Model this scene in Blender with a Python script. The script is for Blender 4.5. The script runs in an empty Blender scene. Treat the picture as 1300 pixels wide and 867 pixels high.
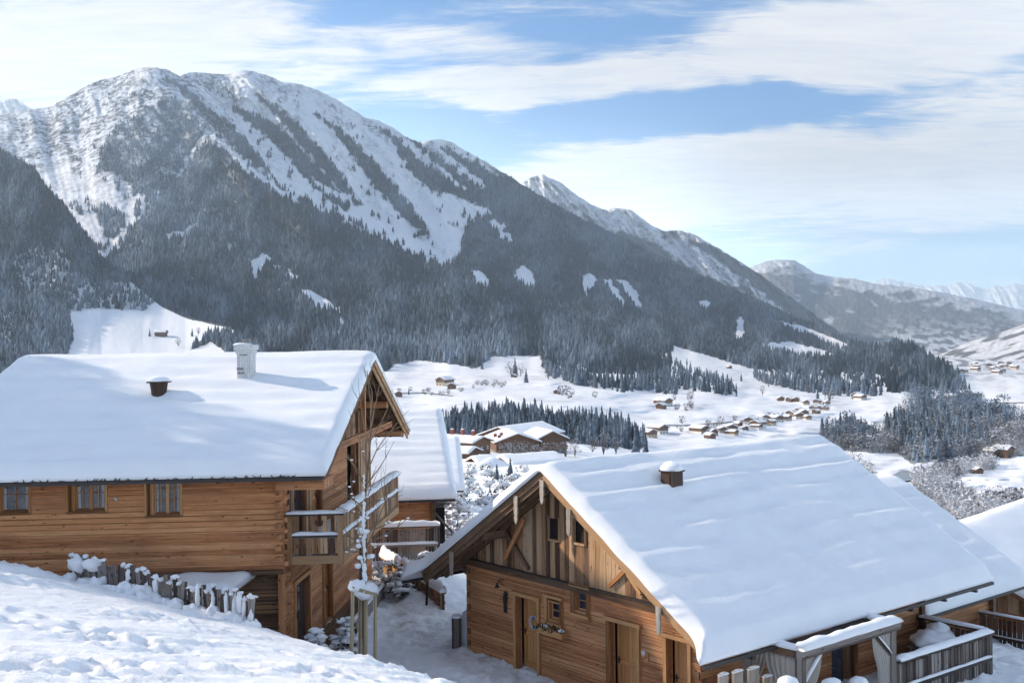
import bpy, math, random
import numpy as np
from mathutils import Matrix, Vector
random.seed(7)
rng = np.random.default_rng(11)
sc = bpy.context.scene
COL = sc.collection
R = math.radians

# ------------------------------------------------------------------ camera
FPX = 1406.0                      # focal length in photo pixels (1300 wide)
ROLL, PITCH = R(0.62), R(-0.14)
cam_data = bpy.data.cameras.new('camera')
cam = bpy.data.objects.new('camera', cam_data)
COL.objects.link(cam)
cam_data.sensor_width = 36.0
cam_data.lens = 36.0 * FPX / 1300.0
cam_data.clip_start = 0.1
cam_data.clip_end = 60000.0
CAMROT = Matrix.Rotation(R(90) + PITCH, 4, 'X') @ Matrix.Rotation(-ROLL, 4, 'Z')
cam.matrix_world = CAMROT
sc.camera = cam
CR = np.array(CAMROT.to_3x3())

def P(px, py, Y):
    """world point(s) seen at photo pixel (px,py) at distance Y along +Y"""
    px = np.asarray(px, float); py = np.asarray(py, float); Y = np.asarray(Y, float)
    d = np.stack(np.broadcast_arrays((px - 650.0) / FPX, -(py - 433.5) / FPX, -1.0), -1)
    w = d @ CR.T
    return w / w[..., 1:2] * Y[..., None]

def pix(p):
    c = np.asarray(p, float) @ CR
    return 650 + FPX * c[..., 0] / -c[..., 2], 433.5 - FPX * c[..., 1] / -c[..., 2]

# ------------------------------------------------------------------ light
SUN_DIR = Vector((-1.0, 0.25, 0.538)).normalized()      # towards the sun
sun_el = math.asin(SUN_DIR.z)
sun_data = bpy.data.lights.new('sun', 'SUN')
sun = bpy.data.objects.new('sun', sun_data)
COL.objects.link(sun)
sun_data.energy = 5.0
sun_data.angle = R(0.55)
sun_data.color = (1.0, 0.86, 0.69)
sun.rotation_euler = SUN_DIR.to_track_quat('Z', 'Y').to_euler()

world = bpy.data.worlds.new('World')
sc.world = world
world.use_nodes = True
wn = world.node_tree; wn.nodes.clear()
def N(nt, t, **kw):
    n = nt.nodes.new(t)
    for k, v in kw.items():
        if k == 'inp':
            for a, b in v.items(): n.inputs[a].default_value = b
        else: setattr(n, k, v)
    return n
def L(nt, a, b): nt.links.new(a, b)
def math_node(nt, op, a, b=None, c=None, clamp=False):
    n = nt.nodes.new('ShaderNodeMath'); n.operation = op; n.use_clamp = clamp
    for i, v in enumerate((a, b, c)):
        if v is None: continue
        if isinstance(v, (int, float)): n.inputs[i].default_value = v
        else: nt.links.new(v, n.inputs[i])
    return n.outputs[0]
def ramp(nt, fac, stops, interp='LINEAR'):
    n = nt.nodes.new('ShaderNodeValToRGB'); n.color_ramp.interpolation = interp
    e = n.color_ramp.elements
    while len(e) < len(stops): e.new(0.5)
    for i, (p, c) in enumerate(stops):
        e[i].position = p; e[i].color = (c[0], c[1], c[2], 1) if not isinstance(c, (int, float)) else (c, c, c, 1)
    if fac is not None: nt.links.new(fac, n.inputs[0])
    return n.outputs[0]
def mixc(nt, fac, a, b, blend='MIX'):
    n = nt.nodes.new('ShaderNodeMix'); n.data_type = 'RGBA'; n.blend_type = blend
    for i, v in ((0, fac), (6, a), (7, b)):
        if isinstance(v, (int, float)): n.inputs[i].default_value = v
        elif isinstance(v, tuple): n.inputs[i].default_value = (v[0], v[1], v[2], 1)
        else: nt.links.new(v, n.inputs[i])
    return n.outputs[2]
def noise(nt, vec, scale, detail=4, rough=0.55, dist=0.0, col=False):
    n = nt.nodes.new('ShaderNodeTexNoise')
    n.inputs['Scale'].default_value = scale; n.inputs['Detail'].default_value = detail
    n.inputs['Roughness'].default_value = rough; n.inputs['Distortion'].default_value = dist
    if vec is not None: nt.links.new(vec, n.inputs['Vector'])
    return n.outputs[1 if col else 0]
def mapping(nt, vec, scale=(1, 1, 1), rot=(0, 0, 0), loc=(0, 0, 0)):
    n = nt.nodes.new('ShaderNodeMapping')
    n.inputs['Scale'].default_value = scale; n.inputs['Rotation'].default_value = rot
    n.inputs['Location'].default_value = loc
    nt.links.new(vec, n.inputs['Vector']); return n.outputs[0]

def build_world():
    nt = wn
    sky = N(nt, 'ShaderNodeTexSky', sky_type='NISHITA', sun_disc=False, sun_elevation=sun_el,
            sun_rotation=math.atan2(SUN_DIR.x, SUN_DIR.y), altitude=900, air_density=1.0, dust_density=0.25, ozone_density=2.2)
    tc = N(nt, 'ShaderNodeTexCoord')
    sep = N(nt, 'ShaderNodeSeparateXYZ'); L(nt, tc.outputs['Generated'], sep.inputs[0])
    x, y, z = sep.outputs
    zc = math_node(nt, 'MAXIMUM', z, 0.015)
    zc = math_node(nt, 'ADD', zc, 0.10)           # a gently curved cloud layer overhead
    u = math_node(nt, 'DIVIDE', x, zc); v = math_node(nt, 'DIVIDE', y, zc)
    comb = N(nt, 'ShaderNodeCombineXYZ'); L(nt, u, comb.inputs[0]); L(nt, v, comb.inputs[1])
    cv = comb.outputs[0]
    warp = noise(nt, mapping(nt, cv, (0.8, 0.8, 1)), 1.0, 2, 0.5, 0, True)
    w2 = N(nt, 'ShaderNodeVectorMath', operation='MULTIPLY_ADD'); L(nt, warp, w2.inputs[0])
    w2.inputs[1].default_value = (0.35, 0.35, 0); L(nt, cv, w2.inputs[2])
    cw = w2.outputs[0]
    streak = noise(nt, mapping(nt, cw, (1.3, 3.4, 1), (0, 0, R(-10))), 1.0, 10, 0.66, 0.35)
    ripple = noise(nt, mapping(nt, cw, (5.0, 15.0, 1), (0, 0, R(6))), 1.0, 7, 0.62, 0.8)
    # where the banks of cloud lie: azimuth / elevation of their centres (tan units)
    den = math_node(nt, 'MAXIMUM', y, 0.05)
    a = math_node(nt, 'DIVIDE', x, den); e = math_node(nt, 'DIVIDE', z, den)
    ae = N(nt, 'ShaderNodeCombineXYZ'); L(nt, a, ae.inputs[0]); L(nt, e, ae.inputs[1])
    wn2 = noise(nt, ae.outputs[0], 5.0, 4, 0.6, 0, True)
    w3 = N(nt, 'ShaderNodeVectorMath', operation='MULTIPLY_ADD'); L(nt, wn2, w3.inputs[0])
    w3.inputs[1].default_value = (0.09, 0.045, 0); L(nt, ae.outputs[0], w3.inputs[2])
    aw = w3.outputs[0]
    def blob(px, py, rx, ry, rot, amt):
        cx, cy = (px - 650) / FPX + 0.045, (430 - py) / FPX + 0.022
        m = N(nt, 'ShaderNodeMapping', vector_type='TEXTURE')
        m.inputs['Location'].default_value = (cx, cy, 0)
        m.inputs['Rotation'].default_value = (0, 0, R(rot))
        m.inputs['Scale'].default_value = (rx / FPX, ry / FPX, 1)
        L(nt, aw, m.inputs['Vector'])
        ln = N(nt, 'ShaderNodeVectorMath', operation='LENGTH'); L(nt, m.outputs[0], ln.inputs[0])
        mr = N(nt, 'ShaderNodeMapRange', interpolation_type='SMOOTHSTEP')
        L(nt, ln.outputs['Value'], mr.inputs[0])
        mr.inputs[1].default_value = 1.15; mr.inputs[2].default_value = 0.35
        mr.inputs[3].default_value = 0; mr.inputs[4].default_value = amt
        return mr.outputs[0]
    pos = [blob(120, 60, 330, 110, 6, .8), blob(340, 90, 240, 60, 12, .5), blob(700, 108, 330, 42, 3, .75), blob(1130, 55, 350, 80, 5, .95),
           blob(930, 228, 440, 72, 2, .9), blob(1220, 220, 260, 110, 14, .75), blob(1100, 322, 130, 12, 7, .75), blob(560, 60, 220, 40, -6, .4),
           blob(720, 225, 180, 60, -10, .4), blob(1300, 120, 160, 120, 0, .4), blob(560,25,160,22,0,.1), blob(975,297,45,9,3,.3)]
    neg = [blob(860, 150, 270, 36, 5, .75), blob(560, 165, 130, 35, -20, .4), blob(960, 275, 110, 20, 8, .15), blob(430, 20, 120, 16, 10, .18),
           blob(1180, 330, 300, 32, 4, .55), blob(70, 142, 120, 14, 8, .25), blob(490, 15, 130, 30, 0, .2), blob(770,30,190,22,4,.15)]
    s = pos[0]
    for q in pos[1:]: s = math_node(nt, 'MAXIMUM', s, q)
    for q in neg: s = math_node(nt, 'SUBTRACT', s, q)
    # outside the frame: extra unseen cloud added to whiten the fill light
    t = math_node(nt, 'MULTIPLY', streak, 1.5)
    t = math_node(nt, 'ADD', t, math_node(nt, 'MULTIPLY', ripple, 1.1))
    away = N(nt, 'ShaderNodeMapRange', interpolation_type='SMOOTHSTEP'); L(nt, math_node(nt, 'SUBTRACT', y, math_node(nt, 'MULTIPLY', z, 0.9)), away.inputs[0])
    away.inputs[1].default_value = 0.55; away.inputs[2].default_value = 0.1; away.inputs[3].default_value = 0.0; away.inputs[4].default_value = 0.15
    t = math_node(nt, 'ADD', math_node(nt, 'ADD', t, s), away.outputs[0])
    m = N(nt, 'ShaderNodeMapRange', interpolation_type='SMOOTHSTEP'); L(nt, t, m.inputs[0])
    m.inputs[1].default_value = 1.2; m.inputs[2].default_value = 1.95
    m.inputs[3].default_value = 0; m.inputs[4].default_value = 0.93
    cloudlum = ramp(nt, math_node(nt, 'MULTIPLY_ADD', ripple, 0.6, math_node(nt, 'MULTIPLY', streak, 0.5)), [(0.35, (4.5, 4.65, 4.95)), (0.75, (6.1, 5.85, 5.5))])
    skyb = mixc(nt, 1.0, sky.outputs[0], (0.47, 0.77, 1.0), 'MULTIPLY')
    low = math_node(nt, 'MULTIPLY_ADD', math_node(nt, 'EXPONENT', math_node(nt, 'MULTIPLY', z, -7.0)), 0.42, 1.0)
    lc_ = N(nt, 'ShaderNodeCombineXYZ'); [L(nt, low, lc_.inputs[k]) for k in range(3)]
    cloudlum = mixc(nt, 1.0, cloudlum, lc_.outputs[0], 'MULTIPLY')
    colr = mixc(nt, m.outputs[0], skyb, cloudlum)
    bg = N(nt, 'ShaderNodeBackground'); bg.inputs['Strength'].default_value = 0.15
    out = N(nt, 'ShaderNodeOutputWorld')
    L(nt, colr, bg.inputs[0]); L(nt, bg.outputs[0], out.inputs[0])
build_world()
sc.view_settings.view_transform = 'Standard'
sc.view_settings.look = 'None'
sc.view_settings.gamma = 1.0
sc.view_settings.use_curve_mapping = False
sc.view_settings.exposure = 0.33
try:
    sc.cycles.use_denoising = True
    sc.cycles.max_bounces = 6; sc.cycles.diffuse_bounces = 3; sc.cycles.glossy_bounces = 2
    sc.cycles.volume_bounces = 0; sc.cycles.transmission_bounces = 2; sc.cycles.transparent_max_bounces = 4
except Exception: pass

# ------------------------------------------------------------------ numpy noise
def _h(ix, iy, seed):
    n = (ix.astype(np.int64) * 374761393 + iy.astype(np.int64) * 668265263 + seed * 974634777) & 0xffffffff
    n = ((n ^ (n >> 13)) * 1274126177) & 0xffffffff
    n = (n ^ (n >> 16)) & 0xffffffff
    return n / 4294967295.0
def gn(x, y, seed=0):
    x = np.asarray(x, float); y = np.asarray(y, float)
    x0 = np.floor(x); y0 = np.floor(y); fx = x - x0; fy = y - y0
    def g(ix, iy, dx, dy):
        a = _h(ix, iy, seed) * 6.2831853
        return np.cos(a) * dx + np.sin(a) * dy
    u = fx * fx * fx * (fx * (fx * 6 - 15) + 10); v = fy * fy * fy * (fy * (fy * 6 - 15) + 10)
    a = g(x0, y0, fx, fy); b = g(x0 + 1, y0, fx - 1, fy)
    c = g(x0, y0 + 1, fx, fy - 1); d = g(x0 + 1, y0 + 1, fx - 1, fy - 1)
    return (a + (b - a) * u + (c - a) * v + (a - b - c + d) * u * v) * 1.5
def fbm(x, y, o=4, seed=0, rough=0.5):
    s = 0; a = 1; f = 1
    for i in range(o):
        s = s + a * gn(x * f, y * f, seed + i * 17); a *= rough; f *= 2.03
    return s
def ridged(x, y, o=4, seed=0):
    s = 0; a = 1; f = 1
    for i in range(o):
        s = s + a * (1 - 2 * np.abs(gn(x * f, y * f, seed + i * 13))); a *= 0.5; f *= 2.1
    return s

def interp_poly(pts, x):
    p = np.array(pts, float); return np.interp(x, p[:, 0], p[:, 1])
def in_poly(poly, x, y):
    poly = np.array(poly, float); inside = np.zeros(np.shape(x), bool)
    j = len(poly) - 1
    for i in range(len(poly)):
        xi, yi = poly[i]; xj, yj = poly[j]
        c = ((yi > y) != (yj > y)) & (x < (xj - xi) * (y - yi) / (yj - yi + 1e-12) + xi)
        inside ^= c; j = i
    return inside
def stroke_d(line, x, y):
    """distance minus the interpolated half width of a polyline of (x,y,halfwidth)"""
    best = np.full(np.shape(x), 1e9)
    for (x0, y0, w0), (x1, y1, w1) in zip(line[:-1], line[1:]):
        dx, dy = x1 - x0, y1 - y0
        t = np.clip(((x - x0) * dx + (y - y0) * dy) / (dx * dx + dy * dy + 1e-9), 0, 1)
        best = np.minimum(best, np.hypot(x - x0 - t * dx, y - y0 - t * dy) - (w0 + (w1 - w0) * t))
    return best

# ------------------------------------------------------------------ naming
def tag(o, label=None, cat=None, group=None, kind=None):
    if label: o['label'] = label
    if cat: o['category'] = cat
    if group: o['group'] = group
    if kind: o['kind'] = kind
    return o
def thing(name, label, cat, loc=(0, 0, 0), group=None, rz=0.0):
    o = bpy.data.objects.new(name, None); COL.objects.link(o)
    o.location = loc; o.rotation_euler = (0, 0, rz); o.empty_display_size = 0.3
    return tag(o, label, cat, group)
def copy_tree(o, parent=None):
    c = o.copy(); COL.objects.link(c)
    if parent: c.parent = parent
    for ch in list(o.children): copy_tree(ch, c)
    return c
def mesh_np(name, co, faces4=None, faces3=None, mats=(), smooth=False, parent=None, attrs=None, matidx=None):
    me = bpy.data.meshes.new(name)
    nv = len(co); polys = []; tot = []
    if faces4 is not None and len(faces4): polys.append(np.asarray(faces4).ravel()); tot.append(np.full(len(faces4), 4))
    if faces3 is not None and len(faces3): polys.append(np.asarray(faces3).ravel()); tot.append(np.full(len(faces3), 3))
    li = np.concatenate(polys).astype(np.int32); tot = np.concatenate(tot).astype(np.int32)
    st = np.concatenate([[0], np.cumsum(tot)[:-1]]).astype(np.int32)
    me.vertices.add(nv); me.vertices.foreach_set('co', np.asarray(co, np.float32).ravel())
    me.loops.add(len(li)); me.loops.foreach_set('vertex_index', li)
    me.polygons.add(len(tot)); me.polygons.foreach_set('loop_start', st); me.polygons.foreach_set('loop_total', tot)
    if smooth: me.polygons.foreach_set('use_smooth', np.ones(len(tot), bool))
    if matidx is not None: me.polygons.foreach_set('material_index', np.asarray(matidx, np.int32))
    me.update(calc_edges=True)
    for m in mats: me.materials.append(m)
    for k, v in (attrs or {}).items():
        a = me.attributes.new(k, 'FLOAT', 'POINT'); a.data.foreach_set('value', np.asarray(v, np.float32).ravel())
    o = bpy.data.objects.new(name, me); COL.objects.link(o)
    if parent: o.parent = parent
    return o
def grid_faces(nr, nc):
    i = np.arange(nr * nc).reshape(nr, nc)
    return np.stack([i[:-1, :-1], i[1:, :-1], i[1:, 1:], i[:-1, 1:]], -1).reshape(-1, 4)
# ------------------------------------------------------------------ materials
def new_mat(name, rough=0.8, spec=0.3):
    m = bpy.data.materials.new(name); m.use_nodes = True
    nt = m.node_tree; nt.nodes.clear()
    b = N(nt, 'ShaderNodeBsdfPrincipled'); b.inputs['Roughness'].default_value = rough
    b.inputs['Specular IOR Level'].default_value = spec
    o = N(nt, 'ShaderNodeOutputMaterial'); L(nt, b.outputs[0], o.inputs[0])
    return m, nt, b
def bump(nt, b, h, strength, dist=0.05):
    n = N(nt, 'ShaderNodeBump'); n.inputs['Strength'].default_value = strength; n.inputs['Distance'].default_value = dist
    L(nt, h, n.inputs['Height']); L(nt, n.outputs[0], b.inputs['Normal'])
def setc(nt, b, c):
    if isinstance(c, tuple): b.inputs['Base Color'].default_value = (*c, 1)
    else: L(nt, c, b.inputs['Base Color'])
def obj_co(nt): return N(nt, 'ShaderNodeTexCoord').outputs['Object']
def attr(nt, name): return N(nt, 'ShaderNodeAttribute', attribute_name=name).outputs['Fac']

def snow_mat(name, base=(0.86, 0.855, 0.855), fine=9.0, bstr=0.35, bdist=0.03, dirt=0.0):
    m, nt, b = new_mat(name, 0.75, 0.25)
    co = obj_co(nt)
    n1 = noise(nt, co, fine, 5, 0.6); n2 = noise(nt, co, fine * 7, 3, 0.6)
    h = math_node(nt, 'MULTIPLY_ADD', n2, 0.22, n1)
    bump(nt, b, h, bstr, bdist)
    c = mixc(nt, ramp(nt, noise(nt, co, 1.1, 4), [(0.35, 0.0), (0.7, 1.0)]), base, tuple(x * 0.955 for x in base))
    setc(nt, b, c); return m
M = {}
M['snow'] = snow_mat('roof_snow')
M['snow_ground'] = snow_mat('ground_snow', fine=5.0, bstr=0.6, bdist=0.06)
M['snow_lane'] = snow_mat('trodden_snow', fine=5.0, bstr=0.6, bdist=0.06)
_nt = M['snow_lane'].node_tree; _b = [q for q in _nt.nodes if q.type == 'BSDF_PRINCIPLED'][0]; _c = _b.inputs['Base Color'].links[0].from_socket
L(_nt, mixc(_nt, math_node(_nt, 'MULTIPLY', attr(_nt, 'trod'), ramp(_nt, noise(_nt, obj_co(_nt), 1.7, 6, 0.7), [(0.42, 0.0), (0.66, 0.85)])), _c, (0.36, 0.31, 0.27)), _b.inputs['Base Color'])
M['snow_cap'] = snow_mat('snow_cap', fine=22.0, bstr=0.3, bdist=0.015)

def wood_mat(name, cols, board=0.18, stretch=(1.2, 26), knot=True, grey=0.25, seed=0.0, vary=1.0, rough=0.75, dark_gap=True, greycol=(0.22, 0.19, 0.16)):
    """UV.x runs along the grain, UV.y across, both in metres"""
    m, nt, b = new_mat(name, rough, 0.25)
    uv = N(nt, 'ShaderNodeUVMap').outputs[0]
    sep = N(nt, 'ShaderNodeSeparateXYZ'); L(nt, uv, sep.inputs[0])
    bi = math_node(nt, 'FLOOR', math_node(nt, 'DIVIDE', math_node(nt, 'ADD', sep.outputs[1], 50.0 + seed), board))
    wn_ = N(nt, 'ShaderNodeTexWhiteNoise', noise_dimensions='1D'); L(nt, bi, wn_.inputs['W'])
    rnd = wn_.outputs[0]
    off = math_node(nt, 'MULTIPLY', rnd, 37.0)
    c1 = N(nt, 'ShaderNodeCombineXYZ')
    L(nt, math_node(nt, 'MULTIPLY', math_node(nt, 'ADD', sep.outputs[0], off), stretch[0]), c1.inputs[0])
    L(nt, math_node(nt, 'MULTIPLY', sep.outputs[1], stretch[1]), c1.inputs[1]); L(nt, off, c1.inputs[2])
    g = noise(nt, c1.outputs[0], 1.0, 6, 0.65, 0.6)
    f = math_node(nt, 'ADD', math_node(nt, 'MULTIPLY', g, 0.75), math_node(nt, 'MULTIPLY_ADD', rnd, 0.5 * vary, 0.12 - 0.25 * vary))
    n = len(cols)
    c = ramp(nt, f, [(0.22 + 0.56 * i / (n - 1), cols[i]) for i in range(n)])
    # weathering, large patches
    big = noise(nt, mapping(nt, uv, (0.35, 0.9, 1), loc=(seed, seed, 0)), 1.0, 5, 0.65)
    c = mixc(nt, ramp(nt, big, [(0.45, 0.0), (0.75, grey)]), c, greycol)
    if knot:
        vo = N(nt, 'ShaderNodeTexVoronoi', feature='F1'); vo.inputs['Scale'].default_value = 1.0
        mp = mapping(nt, uv, (2.6, 6.2, 1), loc=(seed, 0, 0)); L(nt, mp, vo.inputs['Vector'])
        c = mixc(nt, ramp(nt, vo.outputs['Distance'], [(0.07, 0.85), (0.16, 0.0)]), c, tuple(x * 0.22 for x in cols[0]))
    # splits and drips
    c2 = N(nt, 'ShaderNodeCombineXYZ')
    L(nt, math_node(nt, 'MULTIPLY', math_node(nt, 'ADD', sep.outputs[0], off), 0.8), c2.inputs[0])
    L(nt, math_node(nt, 'MULTIPLY', sep.outputs[1], 60), c2.inputs[1]); L(nt, off, c2.inputs[2])
    cr = noise(nt, c2.outputs[0], 1.0, 3, 0.6)
    c = mixc(nt, ramp(nt, cr, [(0.62, 0.0), (0.72, 0.55)]), c, tuple(x * 0.3 for x in cols[0]))
    setc(nt, b, c)
    bump(nt, b, math_node(nt, 'SUBTRACT', g, cr), 0.35, 0.012)
    return m
M['log'] = wood_mat('log_siding', [(0.17, 0.06, 0.023), (0.46, 0.19, 0.078), (0.62, 0.30, 0.135), (0.72, 0.40, 0.205)], 0.15, vary=.7, grey=.75, greycol=(0.14, 0.068, 0.036))
M['log_left'] = wood_mat('log_siding_golden', [(0.20, 0.068, 0.026), (0.52, 0.21, 0.082), (0.69, 0.32, 0.135), (0.80, 0.43, 0.21)], 0.15, seed=5.0, vary=.7, grey=.8, greycol=(0.13, 0.066, 0.038))
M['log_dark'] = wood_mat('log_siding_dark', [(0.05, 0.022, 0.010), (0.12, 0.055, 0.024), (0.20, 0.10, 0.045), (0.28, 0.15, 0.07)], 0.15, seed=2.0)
M['board'] = wood_mat('old_barn_boards', [(0.075, 0.038, 0.020), (0.27, 0.14, 0.066), (0.43, 0.25, 0.13), (0.55, 0.36, 0.21)], 0.19, vary=1.25, grey=0.4, seed=3.0, greycol=(0.21, 0.155, 0.12))
M['trim'] = wood_mat('trim_wood', [(0.17, 0.07, 0.026), (0.40, 0.165, 0.055), (0.52, 0.25, 0.095), (0.60, 0.335, 0.15)], 3.0, knot=False)
M['rake'] = wood_mat('rake_board_wood', [(0.11, 0.048, 0.02), (0.27, 0.13, 0.056), (0.38, 0.21, 0.10), (0.46, 0.285, 0.15)], 3.0, knot=False, grey=0.3)
M['beam'] = wood_mat('dark_beam_wood', [(0.045, 0.022, 0.011), (0.10, 0.05, 0.026), (0.18, 0.10, 0.052), (0.24, 0.15, 0.09)], 0.3, grey=0.3)
M['door'] = wood_mat('door_wood', [(0.26, 0.11, 0.04), (0.50, 0.215, 0.072), (0.59, 0.28, 0.105), (0.64, 0.34, 0.15)], 0.5, knot=False, vary=0.5, grey=0.08)
M['grey_wood'] = wood_mat('weathered_grey_wood', [(0.045, 0.034, 0.028), (0.10, 0.078, 0.066), (0.19, 0.155, 0.135), (0.31, 0.27, 0.24)], 0.16, vary=1.3, grey=0.2)
M['pale_wood'] = wood_mat('pale_bare_wood', [(0.20, 0.16, 0.12), (0.36, 0.30, 0.24), (0.48, 0.43, 0.36), (0.58, 0.53, 0.46)], 0.5, knot=False, vary=0.6)
M['stake'] = wood_mat('stake_wood', [(0.20, 0.15, 0.08), (0.33, 0.26, 0.15), (0.42, 0.34, 0.21), (0.5, 0.42, 0.28)], 2.0, knot=False)

def plain(name, col, rough=0.7, var=0.15, scale=8, metal=0.0, bs=0.2):
    m, nt, b = new_mat(name, rough); co = obj_co(nt)
    n1 = noise(nt, co, scale, 5, 0.6)
    setc(nt, b, mixc(nt, n1, tuple(x * (1 - var) for x in col), tuple(min(1, x * (1 + var)) for x in col)))
    b.inputs['Metallic'].default_value = metal
    if bs: bump(nt, b, n1, bs, 0.02)
    return m
M['dark'] = plain('dark_interior', (0.018, 0.014, 0.012), 0.9)
M['roofing'] = plain('roof_edge_metal', (0.05, 0.042, 0.038), 0.6)
M['glass'] = None
def glass_mat():
    m, nt, b = new_mat('window_glass', 0.06, 0.9)
    co = obj_co(nt); n1 = noise(nt, co, 2.3, 3, 0.6)
    setc(nt, b, ramp(nt, n1, [(0.4, (0.012, 0.018, 0.03)), (0.62, (0.05, 0.065, 0.09))])); return m
M['glass'] = glass_mat()
M['curtain_white'] = plain('window_curtain', (0.42, 0.43, 0.45), 0.9)
M['fabric'] = plain('patio_curtain_fabric', (0.44, 0.40, 0.35), 0.95, 0.12, 14)
M['iron'] = plain('black_iron', (0.02, 0.02, 0.022), 0.5)
M['bark'] = plain('bark', (0.16, 0.115, 0.075), 0.9, 0.5, 20)
M['twig'] = plain('twig_bark', (0.20, 0.14, 0.09), 0.9, 0.4, 20)
M['vent'] = plain('vent_pipe_brown', (0.055, 0.028, 0.018), 0.6)
M['green'] = plain('garland_green', (0.02, 0.035, 0.018), 0.9, 0.4, 30)
M['leaf_dark'] = plain('shrub_leaf', (0.018, 0.028, 0.018), 0.9, 0.4, 30)
M['red_brick'] = plain('chimney_brick_red', (0.22, 0.07, 0.045), 0.85, 0.3, 10)
M['plaster'] = plain('house_plaster', (0.60, 0.50, 0.36), 0.9, 0.12, 2)
M['white_plaster'] = plain('white_plaster', (0.66, 0.64, 0.60), 0.9, 0.12, 4)
M['far_wood'] = plain('far_house_wood', (0.17, 0.095, 0.058), 0.9, 0.3, 0.7)
M['blue_ornament'] = plain('blue_ornament', (0.05, 0.12, 0.24), 0.5)
M['pale_ornament'] = plain('pale_ornament', (0.55, 0.53, 0.5), 0.6)
M['stone'] = plain('stone_grey', (0.25, 0.24, 0.23), 0.9, 0.3, 12)
M['steel'] = plain('pylon_steel', (0.22, 0.23, 0.24), 0.6, 0.1, 2, bs=0)
M['road'] = plain('road_dark', (0.09, 0.09, 0.095), 0.8, 0.25, 0.2, bs=0)
def water_mat():
    m, nt, b = new_mat('river_water', 0.15, 0.6); co = obj_co(nt)
    setc(nt, b, (0.012, 0.016, 0.02)); bump(nt, b, noise(nt, co, 0.6, 4), 0.15, 0.3); return m
M['water'] = water_mat()

def brick_white():
    m, nt, b = new_mat('whitewashed_brick', 0.9)
    uv = N(nt, 'ShaderNodeUVMap').outputs[0]
    br = N(nt, 'ShaderNodeTexBrick'); L(nt, uv, br.inputs['Vector'])
    br.inputs['Scale'].default_value = 1.0; br.inputs['Brick Width'].default_value = 0.22; br.inputs['Row Height'].default_value = 0.075
    br.inputs['Mortar Size'].default_value = 0.006
    br.inputs['Color1'].default_value = (0.66, 0.65, 0.63, 1); br.inputs['Color2'].default_value = (0.56, 0.55, 0.54, 1); br.inputs['Mortar'].default_value = (0.42, 0.41, 0.4, 1)
    c = mixc(nt, ramp(nt, noise(nt, obj_co(nt), 3.0, 4), [(0.6, 0.0), (0.72, 0.5)]), br.outputs[0], (0.3, 0.24, 0.2))
    setc(nt, b, c); bump(nt, b, br.outputs['Fac'], -0.3, 0.01); return m
M['brick_white'] = brick_white()

def terrain_mat(name, forest_floor=(0.055, 0.062, 0.07)):
    """snow, bare frozen scrub and rock by the 'wood' and 'rock' attributes of the terrain"""
    m, nt, b = new_mat(name, 0.85, 0.1)
    co = obj_co(nt)
    n1 = noise(nt, co, 0.012, 8, 0.68); n2 = noise(nt, co, 0.05, 6, 0.7)
    scrub = ramp(nt, math_node(nt, 'MULTIPLY_ADD', n2, 0.5, math_node(nt, 'MULTIPLY', n1, 0.5)), [(0.45, (0.80, 0.82, 0.85)), (0.50, (0.36, 0.37, 0.40)), (0.54, (0.10, 0.10, 0.11))])
    rk = attr(nt, 'rock')
    snowc = mixc(nt, n1, (0.85, 0.855, 0.87), (0.89, 0.885, 0.885))
    c = mixc(nt, math_node(nt, 'MULTIPLY', rk, ramp(nt, n2, [(0.38, 0.25), (0.56, 1.0)]), clamp=True), snowc, scrub)
    wd = attr(nt, 'wood')
    fl = ramp(nt, n2, [(0.35, tuple(x * 0.6 for x in forest_floor)), (0.60, forest_floor), (0.72, (0.34, 0.36, 0.39))])
    c = mixc(nt, math_node(nt, 'MULTIPLY', wd, 0.94, clamp=True), c, fl)
    setc(nt, b, c)
    return m
M['terrain'] = terrain_mat('valley_terrain')

def foliage_mat(name, dark=(0.012, 0.019, 0.027), frost=(0.38, 0.47, 0.58), amt=0.45, scale=0.5):
    m, nt, b = new_mat(name, 0.9, 0.1)
    t = attr(nt, 'tint')
    geo = N(nt, 'ShaderNodeNewGeometry'); sp = N(nt, 'ShaderNodeSeparateXYZ'); L(nt, geo.outputs['True Normal'], sp.inputs[0])
    n1 = noise(nt, obj_co(nt), scale, 4, 0.7)
    f = math_node(nt, 'MULTIPLY', math_node(nt, 'ABSOLUTE', sp.outputs[2]), 0.75)
    f = math_node(nt, 'ADD', f, math_node(nt, 'MULTIPLY', t, 0.9))
    n9 = noise(nt, obj_co(nt), scale * 3.1, 3, 0.7)
    f = math_node(nt, 'ADD', f, math_node(nt, 'ADD', math_node(nt, 'MULTIPLY', n1, 0.6), math_node(nt, 'MULTIPLY_ADD', n9, 0.9, -0.25)))
    c = mixc(nt, ramp(nt, math_node(nt, 'SUBTRACT', f, 0.55), [(0.15, 0.0), (0.95, amt)]), dark, frost)
    setc(nt, b, c); return m
M['conifer'] = foliage_mat('snowy_conifer', amt=0.52)
M['frost_tree'] = foliage_mat('hoar_frost_twigs', (0.10, 0.095, 0.095), (0.66, 0.67, 0.70), 0.9, 0.4)
M['conifer_near'] = foliage_mat('conifer_near', (0.022, 0.034, 0.024), (0.55, 0.58, 0.62), 0.6, 1.2)
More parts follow.
